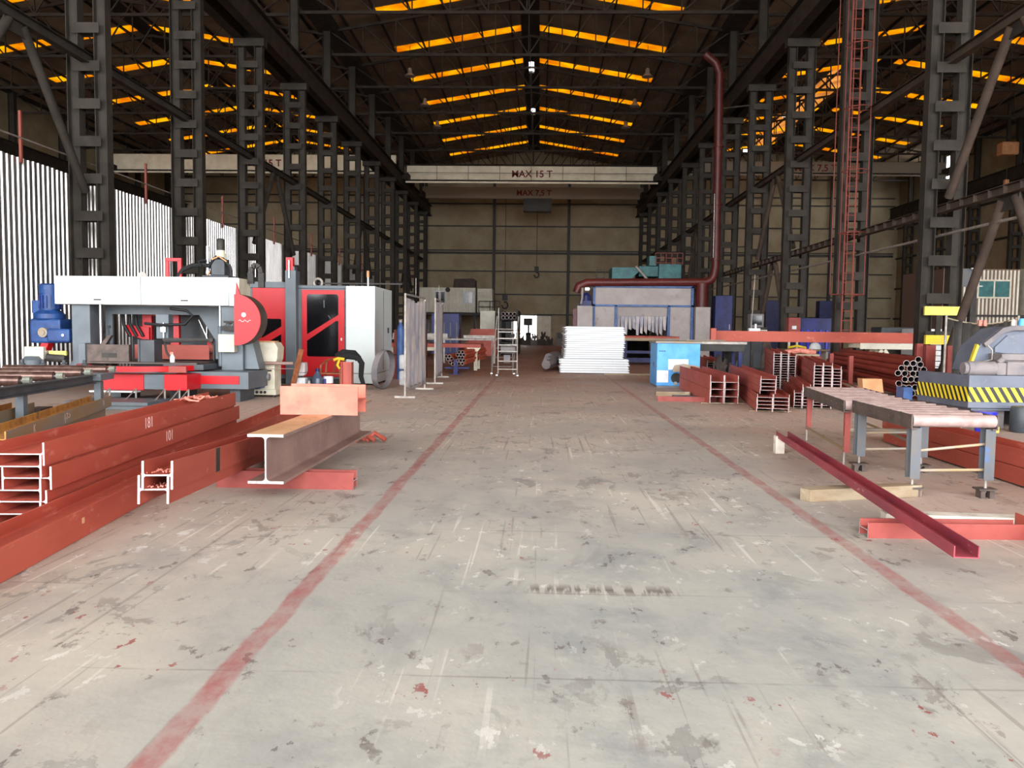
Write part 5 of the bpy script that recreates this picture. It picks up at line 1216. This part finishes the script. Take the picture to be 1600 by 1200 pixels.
# ================================================================== WHITE PANEL STACK
ppp = [(0, 0), (0, .052), (2.28, .052), (2.28, 0)]
def panel_mesh(w, d, t):
    m = MB(); m.box(0, w, 0, d, 0, t * .8); m.mat(1); m.box(.02, w - .02, .012, d, t * .8, t)
    m.mat(0)
    for k in range(4): m.box(-.035, .0, .02 + k * .3, .1 + k * .3, .006, t * .5)
    for k in range(4): m.box(w, w + .035, .02 + k * .3, .1 + k * .3, .006, t * .5)
    return m.mesh('sandwich_panel', [PANELW, FOAM])
PU, PL = panel_mesh(1.98, 5.0, .0735), panel_mesh(2.32, 5.0, .082)
for i in range(6):
    o = put('sandwich_panel', PL, (.74 + random.uniform(-.02, .02), 28.45 + random.uniform(-.02, .02), .03 + i * .082)); tag(o, f'wide white roof panel at the bottom of the white stack, {NTH[i]} from the floor', 'panel', 'wide panels of the white stack')
for i in range(15):
    o = put('sandwich_panel', PU, (.92 + random.uniform(-.035, .035), 28.6 + random.uniform(-.03, .02), .525 + i * .0735)); tag(o, f'narrow white roof panel in the white stack, {NTH[i]} above the wide ones', 'panel', 'narrow panels of the white stack')
tag(MB().box(.7, 3.1, 28.6, 28.7, 0, .03).build('timber_strip', BLACKS, loc=(1.9, 28.6, 0)), 'dark flat strip under the white panel stack', 'timber', 'timber strips')
tag(MB().box(2.2, 3.9, 28.0, 28.12, 0, .05).build('timber_strip', WOOD, loc=(3, 28, 0)), 'pale timber lying in front of the white panel stack', 'timber', 'timber strips')
m = MB()
for i in range(7):
    m.tube([(.25 + .05 * i, 29.5 + i * .5, .25 + .11 * (i % 3)), (.5 + .04 * i, 30.2 + i * .5, .3 + .1 * (i % 3))], .17, 8)
tag(m.build('film_roll', PRESSD, loc=(.5, 31, 0), smooth=True), 'heap of pale rolled sheeting beside the white panel stack', 'roll')

# ================================================================== PAINT BOOTH, DUCT, TEAL FILTER UNIT
pb = thing('blast_booth', 'grey booth with blue frame and a strip curtain mouth', 'booth', (4.95, 40, 0))
MB().box(2.6, 7.32, 40.1, 47, 2.72, 3.58).build('head_panel', BOOTH, pb)
MB().box(2.65, 3.62, 40.1, 47, 0, 2.66).build('side_panel', BOOTH, pb); MB().box(6.24, 7.28, 40.1, 47, 0, 2.66).build('side_panel', BOOTH, pb)
for a in ((2.55, 2.66, 0, 3.64), (3.6, 3.72, 0, 2.72), (6.14, 6.26, 0, 2.72), (7.24, 7.36, 0, 3.64)): MB().box(a[0], a[1], 40.0, 40.1, a[2], a[3]).build('frame_post', BLUEF, pb)
for z in (2.66, 3.56): MB().box(2.55, 7.36, 40.0, 40.1, z, z + .09).build('frame_rail', BLUEF, pb)
MB().box(3.72, 6.14, 40.15, 40.2, 2.2, 2.66).build('mouth_header', BOOTH, pb)
for i in range(13):
    x = 3.73 + i * .185; zb = 1.35 + random.uniform(-.12, .22)
    MB().prism([(x, 2.2), (x + .175, 2.2), (x + .16 + random.uniform(-.03, .02), zb), (x + .02, zb + random.uniform(0, .2))], 40.2, 40.215).build('curtain_strip', TARP, pb)
MB().box(3.72, 6.14, 46.5, 46.6, 0, 2.7).build('inner_wall', BLACKS, pb)
MB().box(3.72, 6.14, 36.5, 46, 1.06, 1.18).build('roller_bed', RUSTG, pb)
for i in range(9): MB().tube([(3.7, 36.6 + i * .4, 1.2), (6.15, 36.6 + i * .4, 1.2)], .07, 10).build('roller', RED2, pb, smooth=True)
for y in (36.8, 38.8):
    for x in (3.75, 6.0): MB().box(x, x + .14, y, y + .14, 0, 1.06).build('bed_leg', BLUED, pb)
MB().box(3.72, 6.14, 36.7, 36.8, .5, .62).box(3.8, 5.9, 36.7, 36.8, .1, .3).build('bed_rail', BLUED, pb)
MB().box(7.4, 8.1, 39.6, 40.6, 0, 2.66).build('duct_box', BOOTH, pb, bevel=.02); MB().box(1.78, 2.52, 39.6, 40.6, .5, 2.66).build('duct_box', BOOTH, pb, bevel=.02)
MB().box(1.9, 2.45, 39.7, 40.4, 2.66, 2.9).lathe([(.28, 0), (.24, .25), (.08, .4)], (2.2, 40, 2.9), 14).build('fan_unit', BLUED, pb)
MB().box(1.6, 1.76, 39.6, 40.4, 0, 2.5).build('dark_post', DUCT, pb)
MB().tube([(1.95, 39.5, 2.75), (2.0, 39.45, 3.0), (2.0, 39.4, 3.5)], .05, 8).build('lamp_arm', BOOTH, pb)
tag(MB().lathe([(.09, -.06), (.11, 0), (.09, .06)], (2.24, 39.5, 3.45), 12).build('work_lamp', LAMP, loc=(2.24, 39.5, 3.45)), 'small lit work lamp beside the booth head', 'lamp')
du = thing('exhaust_duct', 'dark red exhaust duct running over the booth and up', 'duct', (8.3, 40, 0))
MB().tube([(1.75, 40.0, 3.3), (1.85, 40.0, 3.62), (2.2, 40.0, 3.78), (7.9, 40.0, 3.86), (8.15, 40, 3.95), (8.3, 40, 4.2), (8.35, 40, 4.6)], .19, 14).build('header_pipe', DUCT, du, smooth=True)
MB().tube([(8.36, 40, 4.5), (8.3, 40, 13.6), (8.1, 40, 14.1), (7.6, 40, 14.5)], .19, 14).build('riser_pipe', DUCT, du, smooth=True)
MB().tube([(7.75, 40, 2.66), (7.75, 40, 3.8)], .3, 14).build('branch_pipe', DUCT, du, smooth=True)
for z in (4.9, 7.5, 10.2): MB().tube([(8.34, 40, z), (8.34, 40, z + .07)], .25, 14).build('flange', DUCT, du)
MB().tube([(8.2, 39.79, 5.0), (8.18, 39.79, 8.0)], .03, 6).build('cable_strip', CHROME, du)
for z in (5.5, 12.0): MB().bar((8.4, 40, z), (9.7, 39.4, z), .06).build('wall_bracket', STEELD, du)
tf = thing('filter_unit', 'teal dust filter unit with a railed platform above the booth', 'machine', (5.5, 43, 0))
MB().prism([(3.7, 4.1), (3.7, 4.75), (5.1, 4.75), (5.1, 4.55), (4.6, 4.1)], 43, 45).build('hopper', TEAL, tf); MB().box(5.1, 6.1, 43.2, 45, 4.3, 4.85).build('fan_casing', TEAL, tf, bevel=.03)
MB().box(6.1, 7.25, 43, 45.2, 3.9, 4.95).build('filter_box', TEAL, tf, bevel=.02); MB().box(5.6, 5.95, 43, 44, 4.85, 5.35).build('stack_pipe', TEAL, tf)
MB().tube([(4.9, 42.9, 4.8), (5.5, 42.9, 4.15)], .06, 8).build('chute', GALV, tf)
for x in (3.75, 5.0, 6.15, 7.15): MB().box(x, x + .1, 43.1, 43.2, 3.62, 4.15).build('leg', TEAL, tf)
m = MB()
for z in (5.0, 5.25, 5.5): m.bar((5.9, 43, z), (7.3, 43, z), .03)
for i in range(6): m.bar((5.9 + i * .28, 43, 4.9), (5.9 + i * .28, 43, 5.5), .03)
m.build('guard_rail', LADR, tf)
MB().box(3.6, 7.35, 42.9, 46, 3.6, 3.68).build('platform', STEELD, tf)
m = MB()
for x in (2.9, 3.3): m.bar((x, 43, 3.65), (x, 43, 4.6), .04)
m.bar((2.9, 43, 4.2), (3.3, 43, 4.2), .04).bar((2.9, 43, 4.6), (3.3, 43, 4.6), .04)
m.build('side_rail', BLACKS, tf)

# ================================================================== MIDDLE DISTANCE, LEFT OF THE LANE
r = thing('rolling_ladder', 'pale wheeled platform ladder standing beside the lane', 'ladder', (-1.0, 25.6, 0))
for x in (-1.27, -.68): MB().tube([(x, 25.5, .12), (x, 25.5, 1.45)], .022, 8).build('front_post', GALV, r)
MB().tube([(-1.27, 25.5, 1.45), (-1.27, 25.6, 2.15)], .018, 8).build('mast', GALV, r)
for i, z in enumerate((.25, .5, .8, 1.0, 1.2, 1.4)): MB().box(-1.27, -.68, 25.48, 25.6 if z > .3 else 25.52, z, z + .03).build('tread', GALV, r)
for x, y in ((-1.3, 25.5), (-.66, 25.5), (-1.52, 26.5), (-.8, 26.6)): MB().tube([(x - .03, y, .07), (x + .03, y, .07)], .07, 12).build('castor', CHROME, r, smooth=True)
for x in (-1.52, -.85): MB().tube([(x, 26.5, .12), (x + .2, 25.7, 1.9)], .02, 8).build('rear_stay', GALV, r); MB().tube([(x, 26.5, .12), (x, 26.5, 1.25)], .02, 8).build('rear_post', GALV, r)
for i in range(5): MB().tube([(-1.52 + .04 * i, 26.5 - .14 * i, .3 + .3 * i), (-.85 + .04 * i, 26.5 - .14 * i, .3 + .3 * i)], .016, 6).build('step', GALV, r)
MB().box(-1.2, -.75, 25.7, 26.1, .75, 1.0).box(-1.1, -.9, 25.65, 25.9, .45, .7).build('stored_tools', PRESSD, r)
# pipe bundle with orange pipes on a blue stand
r = thing('pipe_stand', 'blue post stand carrying the orange pipe bundle', 'stand', (-2.72, 27.0, 0))
MB().box(-2.79, -2.66, 26.9, 27.03, 0, .5).box(-2.9, -2.55, 26.85, 27.1, 0, .02).build('post', BLUED, r); MB().box(-3.1, -2.3, 27.1, 27.2, .18, .24).build('crossbar', BLUED, r); MB().box(-2.8, -2.65, 27.05, 27.2, .1, .2).build('neck', BLUED, r)
PO = pipe_mesh(.052, 6.0, 12, PIPEO)
pos = [(-3.02, .6), (-2.92, .6), (-2.97, .5), (-2.85, .52), (-2.9, .4), (-2.81, .34), (-2.6, .74), (-2.49, .74), (-2.66, .65), (-2.555, .65), (-2.45, .65), (-2.6, .56), (-2.5, .56), (-2.66, .46), (-2.555, .46), (-2.45, .46), (-2.61, .36), (-2.5, .36)]
for i, (x, z) in enumerate(pos):
    lb = f'orange-red pipe in the {"smaller partition-side" if i < 6 else "larger lane-side"} part of the bundle, {NTH[i if i < 6 else i - 6]} one'
    tag(put('steel_pipe', PO, (x, 26.8 + random.uniform(-.04, .04), z), -math.radians(3)), lb, 'pipe', 'orange pipes on the blue stand')
r = thing('welding_table', 'long red-brown steel table carrying pipes behind the screens', 'table', (-3.4, 31, 0))
MB().box(-5.6, -2.1, 29.6, 31.2, .82, .95).build('table_top', RED2, r); 
for x in (-5.4, -2.35):
    for y in (29.7, 31.0): MB().box(x, x + .12, y, y + .1, 0, .82).build('leg', CREAM, r)
for x in (-4.2, -2.6): MB().prism([(x, .82), (x + .5, .82), (x + .4, .7), (x + .1, .7)], 29.55, 29.6).build('clamp_plate', CREAM, r)
r = thing('roller_track', 'long grey roller track on thin legs behind the screens', 'conveyor', (-4, 36, 0))
MB().box(-6.5, -1.9, 36.0, 36.1, 1.0, 1.06).box(-6.5, -1.9, 36.9, 37.0, 1.0, 1.06).build('rail', GALV, r); MB().box(-6.4, -4.0, 35.9, 36.0, 1.06, 1.28).build('side_guard', GALV, r); MB().box(-3.3, -1.95, 35.9, 36.0, 1.08, 1.22).build('side_guard', GALV, r)
for i in range(12): MB().tube([(-6.4 + i * .4, 36.05, 1.08), (-6.4 + i * .4, 36.95, 1.08)], .05, 8).build('roller', ROLLD, r)
for x in (-6.2, -4.2, -2.0): MB().box(x, x + .08, 36.0, 36.1, 0, 1.0).build('leg', GALV, r)
r = thing('storage_bin', 'blue steel storage bin with pale ribs behind the roller track', 'bin', (-4.7, 42, 0))
MB().box(-5.5, -4.1, 42, 43.2, .2, 2.25).build('body', BLUED, r, bevel=.01)
for i in range(4): MB().box(-5.2 + i * .32, -5.13 + i * .32, 41.93, 42.0, .3, 1.8).build('rib', LEGB, r)
for x in (-5.4, -4.35): MB().box(x, x + .14, 42.1, 43, 0, .2).build('foot', BLACKS, r)
tag(MB().box(-7.0, -5.9, 43, 44.5, 0, 2.0).build('grey_locker', GREYD, loc=(-6.4, 43, 0), bevel=.02), 'dim grey locker partly behind the pale screen', 'locker')
tag(MB().prism([(-4.3, 0), (-2.4, 0), (-2.4, 1.5), (-3.8, 1.5)], 46, 48).build('steel_hopper', RED2, loc=(-3.3, 46, 0)), 'dark red sloping hopper beyond the blue bin', 'hopper')
tag(MB().box(-3.6, -2.7, 50, 51, 0, 2.6).build('grey_locker', CABW, loc=(-3.2, 50, 0), bevel=.02), 'pale upright locker under the far white cabin', 'locker')
RT = pipe_mesh(.1, 8, 8, RED2)
for i in range(8):
    tag(put('steel_pipe', RT, (-2.05 + .21 * (i % 4), 46.5, 2.15 + .21 * (i // 4))), f'far dark pipe on the tall rack, {NTH[i]} of the eight', 'pipe', 'far pipes on the tall rack')
r = thing('tall_rack', 'dark rack carrying the far pipe ends beside the ladder', 'rack', (-1.7, 47, 0))
for x in (-2.25, -1.3): MB().box(x, x + .08, 47, 53, 0, 2.6).build('side_frame', BLACKS, r)
for z in (.7, 1.4, 2.0): MB().box(-2.25, -1.22, 47, 53, z, z + .05).build('shelf', BLACKS, r)
# far cabin on stilts
cb = thing('site_cabin', 'white ribbed cabin raised on a dark frame before the back wall', 'cabin', (-8.3, 75, 0))
MB().box(-10.95, -5.75, 75, 78, 2.98, 5.2).build('shell', CABW, cb)
for i in range(26): MB().box(-10.9 + i * .2, -10.82 + i * .2, 74.96, 75, 3.0, 5.15).build('rib', CABW, cb)
for x in (-9.5, -7.0):
    w = MB().box(x, x + .95, 74.9, 74.96, 3.75, 4.9).build('window_frame', PLAST, cb)
    for k in (0, .47): MB().box(x + .07 + k, x + .4 + k, 74.88, 74.9, 3.85, 4.8).build('window_pane', GLASSD, w)
MB().box(-5.7, -4.35, 75.3, 78, 2.98, 5.15).build('door_bay', CABW, cb); MB().box(-5.6, -4.45, 75.25, 75.3, 3.0, 4.85).build('door', CREAM, cb)
MB().tube([(-8.35, 74.85, 5.0), (-8.35, 74.95, 5.0)], .22, 14).build('fan_grille', BLACKS, cb)
MB().box(-11.0, -3.6, 74.6, 78.2, 2.7, 2.95).build('platform', BLACKS, cb)
for x in (-10.9, -8.4, -6.0, -3.9): MB().box(x, x + .22, 74.8, 75.0, 0, 2.7).build('stilt', BLACKS, cb)
m = MB()
for z in (3.5, 4.0): m.bar((-5.5, 74.65, z), (-3.6, 74.65, z), .06)
for x in (-5.5, -4.5, -3.6): m.bar((x, 74.65, 2.95), (x, 74.65, 4.0), .06)
m.build('guard_rail', BLACKS, cb)
MB().prism([(-8.0, 5.2), (-6.0, 5.2), (-5.9, 5.95), (-6.1, 6.1), (-7.9, 6.05)], 76, 77.5).build('roof_load', LEAFD, cb)
MB().tube([(-5.75, 74.7, 2.95), (-5.75, 74.7, 5.5)], .06, 6).build('corner_post', BLACKS, cb)
# things in and around the far doorway
for i, (x, y, h) in enumerate(((-2.5, 80, 1.2), (-1.9, 81, .9), (-1.25, 79.5, 1.0), (-.5, 80, 1.1), (.2, 79, 1.3), (.9, 79.5, 1.0), (2.0, 80, 1.5), (2.9, 80, 1.6))):
    m = MB()
    for k in range(7):
        a = random.uniform(0, 6.3); m.bar((x + random.uniform(-.3, .3), y + random.uniform(-.2, .2), 0), (x + .35 * math.cos(a), y + .3 * math.sin(a), h * random.uniform(.5, 1)), .12)
    m.box(x - .4, x + .4, y - .3, y + .3, 0, h * .45)
    tag(m.build('scrap_pile', LEAFD if i % 3 else PRESSD, loc=(x, y, 0)), f'dark heap of offcuts before the far doorway, {NTH[i]} from the partition side', 'scrap', 'far heaps of offcuts')
tag(MB().box(-5.0, -2.8, 83.5, 84.4, 0, 2.8).build('grey_locker', GREYD, loc=(-4, 83.5, 0)), 'tall blue-grey locker beside the far doorway', 'locker')
r = thing('drill_press', 'dark machine silhouetted in the bright far doorway', 'machine', (-1.1, 82, 0))
MB().box(-1.35, -.85, 82, 82.5, 0, 1.2).box(-1.2, -1.0, 82.2, 82.4, 1.2, 2.6).build('column_stand', BLACKS, r); MB().box(-1.6, -.7, 81.9, 82.5, 1.9, 2.6).build('head', BLACKS, r); MB().box(-2.6, -.4, 82, 82.3, 1.0, 1.1).build('table', BLACKS, r)
